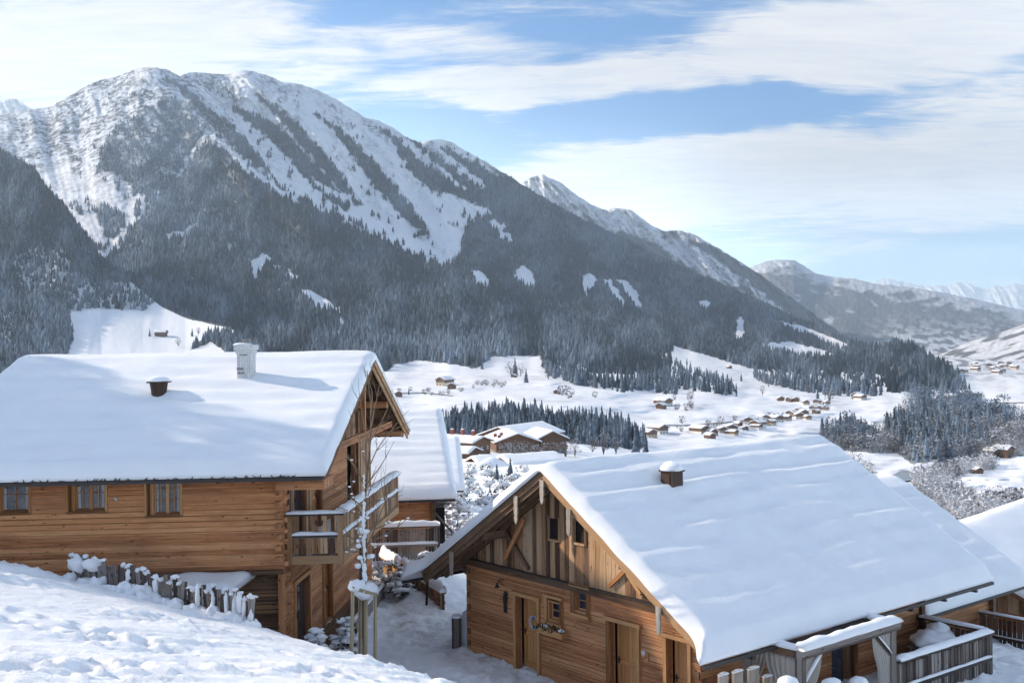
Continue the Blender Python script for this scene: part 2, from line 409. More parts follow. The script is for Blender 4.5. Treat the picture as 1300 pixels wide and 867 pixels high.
# ------------------------------------------------------------------ far terrain
NEAR = [(760, 40), (720, 46), (700, 50), (660, 60), (640, 75), (620, 105), (600, 150), (590, 205), (580, 280), (570, 400), (560, 560), (550, 720), (530, 900), (515, 1060), (500, 1300), (480, 1750), (460, 2300), (450, 3000), (446, 5000)]
FAR = [(765, 58), (745, 75), (720, 110), (700, 160), (680, 300), (660, 480), (640, 540), (620, 620), (600, 720), (580, 830), (560, 960), (540, 1130), (520, 1380), (500, 1750), (480, 2400), (465, 3200), (455, 4200), (446, 6500)]
VT = {-400: NEAR, 690: NEAR,
    870: [(760, 58), (740, 75), (700, 120), (640, 250), (600, 400), (580, 600), (560, 800), (540, 1000), (520, 1250), (500, 1600), (480, 2000), (460, 2700), (450, 3500), (446, 5500)],
    1050: FAR, 1700: FAR}
VC = sorted(VT)
def valley_Y(px, py):
    px = np.asarray(px, float); py = np.asarray(py, float)
    cols = []
    for c in VC:
        t = np.array(VT[c], float)[::-1]
        cols.append(np.interp(py, t[:, 0], np.log(t[:, 1])))
    cols = np.stack(cols)
    k = np.clip(np.searchsorted(VC, px) - 1, 0, len(VC) - 2)
    c0 = np.array(VC)[k]; c1 = np.array(VC)[k + 1]
    t = np.clip((px - c0) / (c1 - c0), 0, 1); t = t * t * (3 - 2 * t)
    a = np.take_along_axis(cols, k[None], 0)[0]; b = np.take_along_axis(cols, (k + 1)[None], 0)[0]
    Y = np.exp(a + (b - a) * t)
    d = 0.035 * fbm(px / 70, py / 14, 3, 5) * np.clip((Y - 150) / 400, 0, 1)
    return Y * (1 + d)

def sheet(name, pxs, crest, foot, nrows, Yf, Af, power=1.0, mat='terrain', smooth=True):
    px = np.asarray(pxs, float)
    v = (np.linspace(0, 1, nrows) ** power)[:, None]
    PX = np.broadcast_to(px, (nrows, len(px))).copy()
    cr = crest(px); ft = foot(px)
    PY = cr + (ft - cr) * v
    Yy = Yf(PX, PY)
    co = P(PX, PY, Yy)
    wood, rock = Af(PX, PY)
    return mesh_np(name, co.reshape(-1, 3), grid_faces(nrows, len(px)), None, [M[mat]], smooth, attrs={'wood': wood, 'rock': rock})

# -- valley floor -------------------------------------------------
WOOD_MID = [(562, 540), (575, 530), (600, 524), (640, 520), (680, 524), (705, 530), (745, 532), (775, 535), (800, 545), (820, 562), (815, 570), (770, 568), (740, 564), (640, 552), (562, 552)]
RIVER = [(1075, 618, 2.5), (1130, 612, 3), (1160, 607, 3.5), (1185, 594, 2.2), (1215, 586, 1.8), (1262, 580, 2.2), (1310, 575, 2.2), (1500, 570, 2.2)]
GORGE_WOOD = [(1036, 552), (1060, 545), (1078, 540), (1105, 548), (1120, 546), (1135, 525), (1165, 512), (1200, 518), (1240, 528), (1300, 540), (1340, 545), (1340, 575), (1230, 583), (1185, 585), (1160, 590), (1140, 575), (1110, 575), (1060, 572)]
def valley_attr(px, py):
    wood = np.zeros(px.shape); rock = np.full(px.shape, 0.0)
    n = fbm(px / 9, py / 4, 3, 31) * 4
    wood = np.maximum(wood, in_poly(WOOD_MID, px + n, py + n * .5) * 1.0)
    wood = np.maximum(wood, in_poly(GORGE_WOOD, px + n, py + n * .4) * 0.75)
    rock = np.clip(0.10 + 0.35 * fbm(px / 40, py / 9, 3, 8), 0, 0.35)
    far = np.clip((490 - py) / 25, 0, 1) * (px > 1150)
    wood = np.maximum(wood, far * np.clip(2.2 * fbm(px / 16, py / 3.4, 3, 77) - .05, 0, .8))
    return wood, rock
valley = sheet('valley_ground', np.linspace(-400, 1700, 700), lambda p: np.full(p.shape, 446.0), lambda p: np.interp(p, [690, 870], [718., 760.]), 360, valley_Y, valley_attr, 1.2)
tag(valley, kind='structure')

# -- the big mountain ---------------------------------------------
CREST = [(-400, 150), (-100, 150), (0, 145), (30, 141), (60, 137), (75, 130), (95, 118), (120, 104), (150, 97), (165, 90), (182, 86), (200, 86), (215, 90), (228, 97), (240, 92), (262, 93), (285, 95), (305, 90), (320, 90), (345, 98), (362, 106), (372, 105), (400, 113), (430, 128), (450, 141), (465, 150), (480, 153), (500, 163), (515, 174), (532, 181), (545, 178), (560, 177), (575, 181), (590, 191), (615, 205), (650, 226), (680, 245), (720, 268), (800, 306), (850, 330), (900, 354), (960, 378), (1000, 398), (1050, 418), (1085, 433), (1120, 440), (1135, 432), (1160, 438), (1180, 452), (1200, 462), (1215, 474), (1225, 488), (1235, 497)]
FOOT = [(-400, 475), (500, 472), (700, 472), (850, 478), (900, 482), (1000, 492), (1100, 498), (1235, 503)]
CRESTY = [(-400, 4000), (0, 4200), (200, 4400), (400, 4850), (600, 5300), (800, 5700), (1000, 5200), (1090, 4200), (1150, 3100), (1235, 2100)]
def mount_crest(px): return interp_poly(CREST, px) + 1.3 * gn(px / 9, 0 * px, 3) + 0.6 * gn(px / 3.1, 0 * px, 4)
def mount_Y(px, py):
    ft = interp_poly(FOOT, px); cr = interp_poly(CREST, px)
    v = np.clip((ft - py) / (ft - cr), 0, 1.02)
    yf = valley_Y(px, ft) * 1.01; yc = interp_poly(CRESTY, px)
    Y = yf + (yc - yf) * v ** 0.92
    # gullies running down the flank
    w = np.clip((px - 120) / 180, 0, 1); th = R(35) + w * R(20)
    # coordinate across the gullies; left of the peak they run down to the right more steeply
    th = np.where(px < 230, R(60), R(47))
    blend = np.clip((px - 180) / 100, 0, 1)
    a1 = px * math.sin(R(75)) - py * math.cos(R(75)); a2 = px * math.sin(R(47)) - py * math.cos(R(47))
    l1 = px * math.cos(R(75)) + py * math.sin(R(75)); l2 = px * math.cos(R(47)) + py * math.sin(R(47))
    a = a1 * (1 - blend) + a2 * blend; l = l1 * (1 - blend) + l2 * blend
    r = ridged(a / 34, l / 170, 4, 21) - 1.0
    r2 = ridged(a / 95 + .3 * gn(l / 90, a / 200, 9), l / 420, 2, 41) - .8
    amp = np.clip((ft - py) / 60, 0, 1) * np.clip((py - cr) / 6 + .25, 0, 1)
    d = -0.009 * r - (0.022 + .010 * np.clip((px - 250) / 100, 0, 1)) * r2 - 0.003 * fbm(px / 6, py / 6, 3, 55)
    # the main dividing spur below the peak
    s = stroke_d([(200, 90, 0), (262, 172, 0), (300, 215, 0), (350, 255, 0), (470, 320, 0), (620, 400, 0)], px, py)
    d = d - 0.050 * np.exp(-(s / 26) ** 2)
    s = stroke_d([(150, 320, 0), (110, 265, 0), (85, 210, 0), (110, 160, 0)], px, py)
    d = d + 0.035 * np.exp(-(s / 30) ** 2)
    s = stroke_d([(250, 100, 0), (330, 170, 0), (430, 240, 0), (560, 325, 0)], px, py)
    d = d + 0.02 * np.exp(-(s / 14) ** 2)
    s = stroke_d([(530, 180, 0), (600, 240, 0), (700, 300, 0), (860, 360, 0)], px, py)
    d = d - 0.02 * np.exp(-(s / 22) ** 2)
    return Y * (1 + d * amp * np.clip(.45 + (px - 200) / 200, .45, 1))
LE = [(-400, 480), (480, 480), (500, 464), (530, 457), (570, 462), (605, 468), (625, 452), (685, 452), (692, 470), (740, 480), (785, 490), (800, 483), (850, 478), (856, 440), (900, 452), (960, 470), (1010, 484), (1060, 495), (1150, 500), (1240, 503)]
TL = [(-400, 500), (138, 330), (150, 312), (185, 262), (198, 248), (215, 222), (240, 190), (262, 150), (275, 165), (300, 185), (340, 225), (400, 262), (450, 285), (500, 306), (540, 328), (575, 330), (588, 300), (600, 262), (615, 240), (635, 225), (655, 215), (700, 200), (1240, 200)]
CLEAR = [
    [(936, 402), (944, 402), (945, 425), (950, 431), (934, 432)], [(965, 437), (1000, 433), (1025, 440), (1042, 449), (1020, 453), (1000, 446), (975, 444)],
    [(985, 409), (1010, 411), (1060, 430), (1082, 440), (1065, 442), (1030, 426), (1005, 418)], [(1008, 447), (1030, 440), (1058, 449), (1035, 453)],
    [(738, 350), (750, 347), (759, 356), (746, 376), (740, 375)], [(766, 355), (775, 354), (784, 368), (797, 389), (789, 389), (775, 372)],
    [(781, 354), (797, 357), (809, 371), (818, 393), (808, 391), (793, 370)], [(650, 352), (662, 335), (673, 344), (681, 361), (675, 366), (660, 359)],
    [(596, 344), (610, 344), (624, 358), (619, 369), (605, 361)], [(316, 330), (336, 322), (348, 331), (330, 346), (322, 359)],
    [(376, 366), (395, 369), (421, 384), (428, 396), (405, 393), (385, 379)], [(1040,372),(1060,380),(1068,392),(1050,385)], [(885,385),(897,380),(905,390),(893,392)],
    [(840, 455), (856, 440), (900, 452), (940, 466), (900, 462), (868, 452)]]
DARK = [
    [(399, 145, 1.5), (426, 164, 5), (452, 192, 9), (477, 225, 11), (503, 253, 10), (530, 285, 7), (545, 300, 3)],
    [(325, 121, 3), (355, 144, 6), (376, 167, 8), (401, 195, 9), (425, 222, 8), (440, 245, 8)],
    [(300, 140, 5), (325, 154, 9), (350, 169, 11), (371, 192, 11), (400, 225, 12), (440, 262, 8)],
    [(470, 156, 1), (503, 179, 5), (528, 212, 12), (553, 232, 13), (579, 243, 8), (600, 250, 10)],
    [(518, 174, 2), (553, 202, 5), (591, 232, 7), (617, 255, 10)], [(560, 190, 2), (590, 205, 6), (630, 235, 12)],
    [(204, 95, 2), (225, 108, 5), (245, 125, 7), (262, 145, 8), (290, 165, 10), (320, 205, 12), (345, 235, 10)],
    [(130, 270, 11), (142, 282, 17), (143, 292, 12)], [(98, 262, 3), (102, 270, 5)], [(240, 150, 2), (215, 190, 6), (190, 215, 10), (170, 215, 8)],
    [(130, 205, 2), (160, 215, 12), (185, 235, 12), (170, 240, 8)]]
WHITE = [
    [(225, 228, 1.5), (250, 185, 2.5), (265, 172, 5), (285, 185, 4), (330, 225, 4), (380, 258, 1)], [(447, 270, 2), (480, 290, 7), (515, 308, 9), (548, 328, 3)],
    [(540, 250, 7), (575, 262, 12), (600, 270, 8), (620, 268, 3)], [(552, 300, 5), (570, 290, 9), (580, 325, 3)], [(628, 282, 3), (640, 298, 5), (648, 306, 2)],
    [(330, 215, 1), (352, 232, 3), (370, 242, 1)], [(515, 220, 1), (540, 260, 1.8)], [(398, 230, 1.5), (430, 250, 4), (470, 262, 3)],
    [(210, 300, 2), (235, 295, 3), (250, 285, 1)], [(355, 370, 1), (375, 352, 2.5), (350, 340, 1)], [(432, 395, 1), (433, 420, 1.2)]]
RIBS = [[(86, 128, 2), (82, 165, 5), (98, 215, 4)], [(60, 140, 2), (66, 180, 5), (62, 205, 2)], [(152, 101, 2), (138, 130, 4), (122, 172, 5), (108, 200, 2)], [(193, 88, 2), (184, 120, 4), (170, 150, 5)], [(120, 105, 1), (108, 140, 4), (104, 165, 2)], [(216, 100, 2), (212, 125, 5)], [(20, 150, 2), (30, 185, 4), (40, 205, 2)], [(170, 95, 1), (160, 125, 3), (150, 150, 3)], [(420, 135, 1), (440, 160, 3)], [(465, 155, 2), (490, 175, 3)], [(545, 185, 3), (560, 200, 4)], [(280, 100, 1), (300, 130, 4)], [(345, 105, 1), (360, 125, 3)]]
def mount_attr(px, py):
    n = 9 * fbm(px / 22, py / 22, 4, 12) ; n2 = 5 * fbm(px / 7, py / 9, 3, 15)
    wood = np.clip(((py + n + n2 * .6) - interp_poly(TL, px)) / 5, 0, 1)
    for s in DARK: wood = np.maximum(wood, np.clip(-(stroke_d(s, px, py) + n2 * .8) / 2.5, 0, 1))
    for s in WHITE: wood = np.minimum(wood, np.clip((stroke_d(s, px, py) + n2 * .9) / 2.5, 0, 1))
    for c in CLEAR: wood = np.where(in_poly(c, px + n2 * .8, py + n2 * .45), 0, wood)
    wood = np.where(py > interp_poly(LE, px) + n2 * .25, 0, wood)
    up = np.clip((300 - py) / 120, 0, 1)
    left = np.clip((300 - px) / 60, 0, 1) * np.clip((px + 60) / 90, 0, 1)
    rock = np.clip((0.30 + 0.60 * left + 0.5 * fbm(px / 30, py / 30, 3, 61)) * up, 0, 0.95)
    rock = rock * np.where((px > 380), 0.55, 1)
    # scattered wood above the tree line, thinning upwards
    th = np.clip(1.1 * fbm(px / 12, py / 14, 4, 91) - 0.28 - 0.35 * np.clip((interp_poly(TL, px) - py) / 90, 0, 1), 0, 1)
    wood = np.maximum(wood, th * 1.6 * (py < interp_poly(TL, px)) * (px > 60))
    face = in_poly([(118, 222), (128, 190), (150, 160), (178, 148), (200, 128), (236, 128), (262, 150), (246, 185), (215, 222), (190, 255), (172, 242), (150, 222)], px + n, py + n2)
    wood = np.where(face & (stroke_d([(258, 172, 3), (225, 228, 3)], px, py) > n2 * .5), np.maximum(wood, np.clip(.62 + .7 * fbm((px * .5 + py) / 26, (px - py * .5) / 9, 3, 66), 0, 1)), wood)
    for s in RIBS: rock = np.maximum(rock, np.clip(1 - (stroke_d(s, px, py) + n2) / 5, 0, 1))
    wood = wood * (1 - 0.35 * ((px < 300) & (py < 320)) * np.clip(.5 + fbm(px / 18, py / 25, 3, 7), 0, 1))
    return np.clip(wood, 0, 1), rock
mount = sheet('mountain', np.linspace(-400, 1234, 900), mount_crest, lambda p: interp_poly(FOOT, p) + 5, 420, mount_Y, mount_attr)
tag(mount, kind='structure')

# -- the wooded spur in front on the left ---------------------------
SPC = [(-400, 150), (-100, 165), (0, 190), (20, 202), (45, 215), (60, 240), (80, 258), (98, 285), (112, 300), (128, 328), (142, 337), (160, 352), (182, 372), (205, 388), (235, 402), (288, 414), (300, 420), (330, 440), (360, 480)]
def spur_crest(px): return interp_poly(SPC, px) + 1.2 * gn(px / 8, 0 * px, 13)
def spur_Y(px, py):
    cr = interp_poly(SPC, px); v = np.clip((482 - py) / (483 - cr), 0, 1)
    Y = 1500 + (np.interp(px, [-400, 0, 150, 300, 360], [3200, 2900, 2450, 1950, 1600]) - 1500) * v
    d = -0.02 * (ridged(px / 60 + py / 200, py / 220, 3, 71) - 1) - .004 * fbm(px / 6, py / 6, 3, 3)
    return Y * (1 + d * np.clip((py - cr) / 12, 0, 1) * np.clip((398 - py) / 40, .12, 1))
SP_CLEAR = [[(88, 396), (120, 392), (182, 394), (196, 383), (206, 390), (235, 404), (292, 417), (330, 440), (300, 470), (80, 470), (92, 430)]]
SP_THIN = [[(14, 330), (40, 312), (85, 318), (95, 345), (75, 370), (30, 380)], [(70, 365), (110, 355), (170, 358), (195, 382), (180, 394), (90, 396)], [(0, 400), (20, 395), (18, 440), (0, 445)]]
def spur_attr(px, py):
    n = fbm(px / 10, py / 10, 3, 19) * 4
    wood = np.ones(px.shape)
    for c in SP_THIN: wood = np.where(in_poly(c, px + n, py + n), 0.35, wood)
    for c in SP_CLEAR: wood = np.where(in_poly(c, px + n * .5, py + n * .3), 0, wood)
    s = stroke_d([(238, 446, 0), (270, 428, 6), (300, 440, 14), (330, 455, 12)], px, py)
    wood = np.where(s + n * .4 < 0, 1, wood)
    return wood, np.clip(0.3 + .3 * fbm(px / 20, py / 20, 2, 5), 0, .5) * (wood > 0.2)
spur = sheet('hill_spur', np.linspace(-400, 360, 420), spur_crest, lambda p: np.full(p.shape, 484.0), 260, spur_Y, spur_attr)
tag(spur, kind='structure')

# -- the ridges behind ----------------------------------------------
def simple_range(name, crest_pts, foot, yc, yf, amp, seed, woodf, rockv, x0, x1, nx=500, ny=160, dirn=50, jag=1.0, wl=26):
    def cf(px): return interp_poly(crest_pts, px) + jag * (1.2 * gn(px / 9, 0 * px, seed) + .7 * gn(px / 3.3, 0 * px, seed + 1))
    def Yf(px, py):
        cr = interp_poly(crest_pts, px); v = np.clip((foot - py) / (foot - cr), 0, 1)
        a = px * math.sin(R(dirn)) - py * math.cos(R(dirn)); l = px * math.cos(R(dirn)) + py * math.sin(R(dirn))
        d = -amp * (ridged(a / wl, l / (wl * 4), 4, seed) - 1) - amp * .25 * fbm(px / 5, py / 5, 2, seed)
        return (yf + (yc - yf) * v) * (1 + d * np.clip((py - cr) / 5 + .2, 0, 1))
    def Af(px, py):
        w = woodf(px, py); return np.clip(w, 0, 1), np.full(px.shape, rockv)
    o = sheet(name, np.linspace(x0, x1, nx), cf, lambda p: np.full(p.shape, float(foot)), ny, Yf, Af)
    tag(o, kind='structure'); return o
RB = [(600, 260), (650, 236), (663, 232), (675, 225), (690, 222), (712, 232), (735, 250), (748, 258), (768, 267), (780, 264), (800, 266), (830, 288), (845, 294), (860, 292), (880, 297), (920, 320), (960, 345), (1000, 374), (1040, 404), (1080, 432), (1130, 470)]
def w_rb(px, py):
    h = py - interp_poly(RB, px); n = fbm(px / 14, py / 10, 4, 33)
    w = np.clip((h - 42 + 14 * n) / 5, 0, 1)
    for s in ([(690, 235, 1), (730, 262, 3), (760, 290, 4)], [(790, 300, 8), (830, 318, 11), (850, 335, 10)], [(840, 300, 2), (880, 322, 5), (930, 358, 6), (960, 375, 5)], [(860, 300, 1), (900, 316, 8), (950, 348, 10), (1000, 385, 12), (1060, 425, 14)]):
        w = np.maximum(w, np.clip(-(stroke_d(s, px, py) + n * 4) / 3, 0, 1))
    s = stroke_d([(850, 308, 5), (880, 325, 9), (905, 345, 7), (935, 360, 3)], px, py)
    w = np.where(s + n * 3 < 0, 0, w)
    return w
simple_range('mountain_ridge', RB, 475, 7200, 5200, 0.02, 101, w_rb, 0.45, 600, 1130)
HC = [(900, 360), (940, 345), (955, 338), (975, 331), (990, 330), (1008, 330), (1020, 337), (1035, 347), (1060, 352), (1085, 354), (1110, 360), (1140, 363), (1165, 366), (1200, 372), (1240, 380), (1290, 392), (1340, 400), (1500, 380)]
def w_hc(px, py):
    n = fbm(px / 20, py / 9, 4, 44); h = py - interp_poly(HC, px)
    low = np.clip((py - 395) / 40, 0, 1) * np.clip((px - 1090) / 50, 0, 1)
    w = np.clip((h - 6 + 12 * n) / 12, 0, .86)
    f = fbm((px + .8 * py) / 15, (py - .25 * px) / 6, 4, 144)
    return np.where(low > 0, w * (1 - low * np.clip(.5 + 2.8 * f, 0, 1)), w * np.clip(1.0 - .8 * np.clip(fbm((px + py) / 38, (py - .3 * px) / 13, 4, 155) * 2.6 - .9, 0, 1), 0, 1))
simple_range('distant_hills', HC, 476, 11000, 4300, 0.016, 131, w_hc, 0.35, 880, 1600, 560, 200, 28, .7, 60)
HD = [(1150, 470), (1190, 452), (1205, 445), (1230, 434), (1262, 425), (1300, 412), (1350, 395), (1450, 370), (1700, 330)]
def w_hd(px, py):
    return np.clip(2.6 * fbm((px + py * 1.5) / 22, (py + px * .25) / 6, 4, 204) - .12, 0, .9)
simple_range('sunlit_hill', HD, 478, 5200, 3000, 0.015, 151, w_hd, 0.2, 1150, 1700, 320, 120, 130, .6, 36)
FP = [(1040, 364), (1075, 358), (1095, 361), (1110, 356), (1128, 353), (1140, 356), (1160, 361), (1180, 363), (1205, 362), (1222, 356), (1236, 362), (1250, 368), (1262, 362), (1275, 364), (1290, 359), (1305, 365), (1330, 360), (1400, 352), (1700, 330)]
simple_range('far_peaks', FP, 420, 20000, 15000, 0.02, 171, lambda px, py: np.clip(1.2 * fbm(px / 9, py / 4, 3, 9) - .3 + (py - 385) / 40, 0, .5), 0.2, 1020, 1700, 420, 60, 60, 1.2, 14)
FL_ = [(-400, 100), (-60, 118), (-10, 130), (10, 126), (22, 126), (36, 136), (60, 150), (120, 170)]
simple_range('peak_behind', FL_, 240, 8500, 7000, 0.02, 181, lambda px, py: np.clip(fbm(px / 6, py / 5, 3, 9), 0, .6), 0.6, -400, 120, 260, 60, 60, .6, 14)

# ------------------------------------------------------------------ woods
def cone_tree(tiers, sides, w=0.2, seed=0, droop=0.25, base=0.05):
    r = np.random.default_rng(seed); V = []; Fc = []
    for t in range(tiers):
        z0 = base + (1 - base) * t / tiers * 0.92; z1 = min(1.0, z0 + (1 - z0) * (0.95 if tiers < 3 else 0.5 if tiers < 9 else .34) + .03)
        if t == tiers - 1: z1 = 1.0
        rad = (w * (1 - z0) ** 0.85 + 0.01) * (1 if tiers < 6 else r.uniform(.75, 1.2))
        b = len(V); V.append((0, 0, z1))
        for k in range(sides):
            a = 6.2832 * (k + .5 * (t % 2)) / sides + r.uniform(-.2, .2); q = rad * r.uniform(.65, 1.25)
            V.append((q * math.cos(a), q * math.sin(a), z0 - droop * rad * r.uniform(0, 1.2)))
        for k in range(sides): Fc.append((b, b + 1 + k, b + 1 + (k + 1) % sides))
    return np.array(V), np.array(Fc)
def twig_bush(n, seed=0, lo=0.15, size=0.10, rx=0.38):
    r = np.random.default_rng(seed); V = []; Fc = []
    for i in range(n):
        z = r.uniform(lo, 1.0); prof = math.sqrt(max(0, 1 - ((z - .58) / .5) ** 2)) + .1
        a = r.uniform(0, 6.283); q = rx * prof * r.uniform(.25, 1) ** .6
        c = np.array([q * math.cos(a), q * math.sin(a), z])
        d = r.normal(size=(3, 3)); d[:, 2] *= .9; d = d / np.linalg.norm(d, axis=1)[:, None] * size * r.uniform(.5, 1.3)
        d[1] = -d[0] * .8 + d[1] * .35
        b = len(V)
        for k in range(3): V.append(c + d[k])
        Fc.append((b, b + 1, b + 2))
    # bare stems
    for i in range(max(2, n // 12)):
        a = r.uniform(0, 6.283); q = rx * r.uniform(.2, .9); b = len(V)
        V += [(-.012, 0, 0), (.012, 0.01, 0), (q * math.cos(a), q * math.sin(a), r.uniform(.6, 1))]; Fc.append((b, b + 1, b + 2))
    return np.array(V), np.array(Fc)
def scatter(name, temps, pos, hgt, tint, mat, wide=1.0, seed=0, parent=None):
    r = np.random.default_rng(seed); n = len(pos)
    which = r.integers(0, len(temps), n); Vs = []; Fs = []; Ts = []; off = 0
    for ti, (tv, tf) in enumerate(temps):
        idx = np.nonzero(which == ti)[0]
        if not len(idx): continue
        a = r.uniform(0, 6.283, len(idx)); c, s = np.cos(a), np.sin(a); h = np.asarray(hgt)[idx]; w = h * wide * r.uniform(.8, 1.25, len(idx))
        x = tv[None, :, 0] * w[:, None]; y = tv[None, :, 1] * w[:, None]; z = tv[None, :, 2] * h[:, None]
        X = x * c[:, None] - y * s[:, None]; Yv = x * s[:, None] + y * c[:, None]
        co = np.stack([X, Yv, z], -1) + pos[idx][:, None, :]
        Vs.append(co.reshape(-1, 3)); m = len(tv)
        Fs.append((tf[None] + (np.arange(len(idx)) * m)[:, None, None]).reshape(-1, 3) + off)
        Ts.append(np.repeat(np.asarray(tint)[idx], m)); off += len(idx) * m
    return mesh_np(name, np.concatenate(Vs), None, np.concatenate(Fs), [M[mat]], False, parent, {'tint': np.concatenate(Ts)})

T_FAR = [cone_tree(2, 5, .20, s) for s in range(4)]
T_MID = [cone_tree(9, 9, .165, 10 + s, .55) for s in range(6)]
B_MIX = T_MID
B_MID = [twig_bush(120, s, .1, .075, .36) for s in range(5)]
def sample_px(n, x0, x1, y0, y1, r): return r.uniform(x0, x1, n), r.uniform(y0, y1, n)

# main slope
r_ = np.random.default_rng(3)
px, py = sample_px(260000, -60, 1236, 88, 500, r_)
ok = (py > interp_poly(CREST, px) + 2) & (py < interp_poly(FOOT, px) + 2)
px, py = px[ok], py[ok]
w_, k_ = mount_attr(px, py); Yq = mount_Y(px, py)
hidden = (px < 300) & (py > interp_poly(SPC, px) + 8)
clump = np.clip(.75 + .7 * fbm(px / 14, py / 14, 3, 99), .15, 1.2)
dens = np.clip((Yq / 4300) ** 1.5, 0.16, 1) * .95 * clump
ok = (r_.random(len(px)) < w_ * dens) & ~hidden
px, py, Yq = px[ok], py[ok], Yq[ok]
hh = 17.5 * r_.uniform(.6, 1.3, len(px)) * np.clip(1.15 - (300 - py).clip(0) / 330, .45, 1.2)
tint = np.clip(0.26 + .5 * fbm(px / 50, py / 40, 4, 14) + .16 * r_.normal(size=len(px)) + .45 * np.clip((300 - px) / 60, 0, 1) * np.clip((350 - py) / 60, 0, 1)
               + .45 * np.exp(-((px - 560) / 160) ** 2 - ((py - 440) / 24) ** 2) - .15 * np.exp(-((px - 480) / 160) ** 2 - ((py - 350) / 40) ** 2), -.2, 1)
wood = scatter('conifer_forest', T_FAR, P(px, py, Yq), hh, tint, 'conifer', 1.0, 1); tag(wood, 'dense snow-dusted conifer forest covering the big mountain slope', 'forest', kind='stuff')
# spur
px, py = sample_px(60000, -40, 345, 188, 484, r_)
ok = (py > interp_poly(SPC, px) + 2); px, py = px[ok], py[ok]
w_, k_ = spur_attr(px, py); Yq = spur_Y(px, py)
ok = r_.random(len(px)) < w_ * np.clip((Yq / 3600) ** 1.6, .1, 1); px, py, Yq = px[ok], py[ok], Yq[ok]
tint = np.clip(.22 + .3 * fbm(px / 40, py / 40, 3, 24) + .15 * r_.normal(size=len(px)) + .3 * np.clip((py - 300) / 100, 0, 1), -.2, 1)
wood = scatter('conifer_forest', T_FAR, P(px, py, Yq), 15 * r_.uniform(.6, 1.3, len(px)), tint, 'conifer', 1.0, 2)
tag(wood, 'dark conifer forest on the wooded spur above the left chalet', 'forest', kind='stuff')

def valley_wood(name, poly, n, h, temps, mat, label, seed, tmean=.35, wide=1.0, jit=.32, cat='wood'):
    r = np.random.default_rng(seed); poly_a = np.array(poly, float)
    x0, y0 = poly_a.min(0); x1, y1 = poly_a.max(0); X = []; Yy = []
    while len(X) < n:
        a, b = r.uniform(x0, x1), r.uniform(y0, y1)
        if in_poly(poly, np.array(a), np.array(b)): X.append(a); Yy.append(b)
    px, py = np.array(X), np.array(Yy); Yq = valley_Y(px, py)
    t = np.clip(tmean + .18 * r.normal(size=n) + .25 * fbm(px / 25, py / 12, 2, seed), -.2, 1)
    o = scatter(name, temps, P(px, py, Yq) - np.array([0, 0, .4]), h * r.uniform(1 - jit * 1.6, 1 + jit, n), t, mat, wide, seed)
    tag(o, label, cat, kind='stuff'); return o
valley_wood('conifer_wood', WOOD_MID, 820, 11, T_MID, 'conifer', 'dark conifer wood on the bank behind the snowy lodge roofs', 5, .3)
valley_wood('conifer_wood', [(826, 490), (832, 465), (850, 460), (866, 468), (900, 478), (935, 494), (936, 503), (905, 500), (862, 494), (858, 502), (836, 500)], 290, 18, T_MID, 'conifer', 'dark conifer wood in the middle of the sloping snowfield', 6, .34)
valley_wood('conifer_wood', [(690, 470), (740, 480), (785, 489), (800, 484), (828, 480), (830, 496), (790, 498), (740, 490), (700, 480)], 190, 21, T_MID, 'conifer', 'snow-dusted conifers along the foot of the mountain forest', 7, .34)
valley_wood('conifer_wood', [(1120, 548), (1132, 535), (1165, 524), (1200, 530), (1235, 542), (1230, 572), (1190, 584), (1165, 590), (1140, 570)], 230, 19, T_MID, 'conifer', 'frosted conifer wood on the gorge bank above the river', 8, .42)
valley_wood('conifer_wood', [(1060, 546), (1082, 540), (1105, 550), (1118, 566), (1135, 535), (1165, 516), (1215, 524), (1262, 536), (1262, 568), (1200, 582), (1160, 588), (1140, 572), (1100, 566), (1062, 566)], 300, 12.5, T_MID, 'conifer', 'snow-dusted conifers crowding the gorge above the river bend', 19, .62)
valley_wood('frosted_wood', GORGE_WOOD, 380, 12, B_MID, 'frost_tree', 'hoar-frosted bare trees in the river gorge', 9, .05, 1.1)
valley_wood('frosted_wood', [(1150, 506), (1175, 500), (1215, 506), (1260, 522), (1300, 530), (1310, 538), (1240, 534), (1180, 524), (1150, 514)], 150, 18, B_MID + T_MID[:2], 'conifer', 'frosted mixed trees along the edge of the valley field', 10, .5)
valley_wood('conifer_wood', [(1040, 552), (1062, 546), (1080, 540), (1108, 552), (1110, 570), (1060, 572)], 90, 15, T_MID + B_MID[:2], 'conifer', 'frosted wood just behind the far end of the right chalet roof', 11, .42)
valley_wood('frosted_wood', [(1162, 612), (1190, 604), (1230, 594), (1262, 588), (1262, 596), (1215, 606), (1200, 622), (1230, 640), (1290, 645), (1290, 658), (1235, 668), (1200, 655), (1170, 632)], 330, 8.5, B_MID, 'frost_tree', 'frosted orchard and riverside scrub beside the river field', 12, .45, 1.2)
valley_wood('conifer_wood', [(955, 474), (1010, 484), (1060, 492), (1120, 496), (1120, 503), (1060, 503), (1010, 496), (960, 484)], 300, 20, T_MID, 'conifer', 'frosted conifer belt along the lower edge of the mountain forest', 13, .42)
# river, with the water lying in its bed
xs = np.linspace(1075, 1500, 90)
rl = np.array(RIVER); cy = np.interp(xs, rl[:, 0], rl[:, 1]); hw = np.interp(xs, rl[:, 0], rl[:, 2])
up = cy - hw; lo = cy + hw
a = P(xs, up, valley_Y(xs, up)); b = P(xs, lo, valley_Y(xs, lo)); zz = np.maximum(a[:, 2], b[:, 2]) + .8
a[:, 2] = zz; b[:, 2] = zz
tag(mesh_np('river_water', np.stack([a, b]).reshape(-1, 3), grid_faces(2, 90), None, [M['water']]), kind='structure')

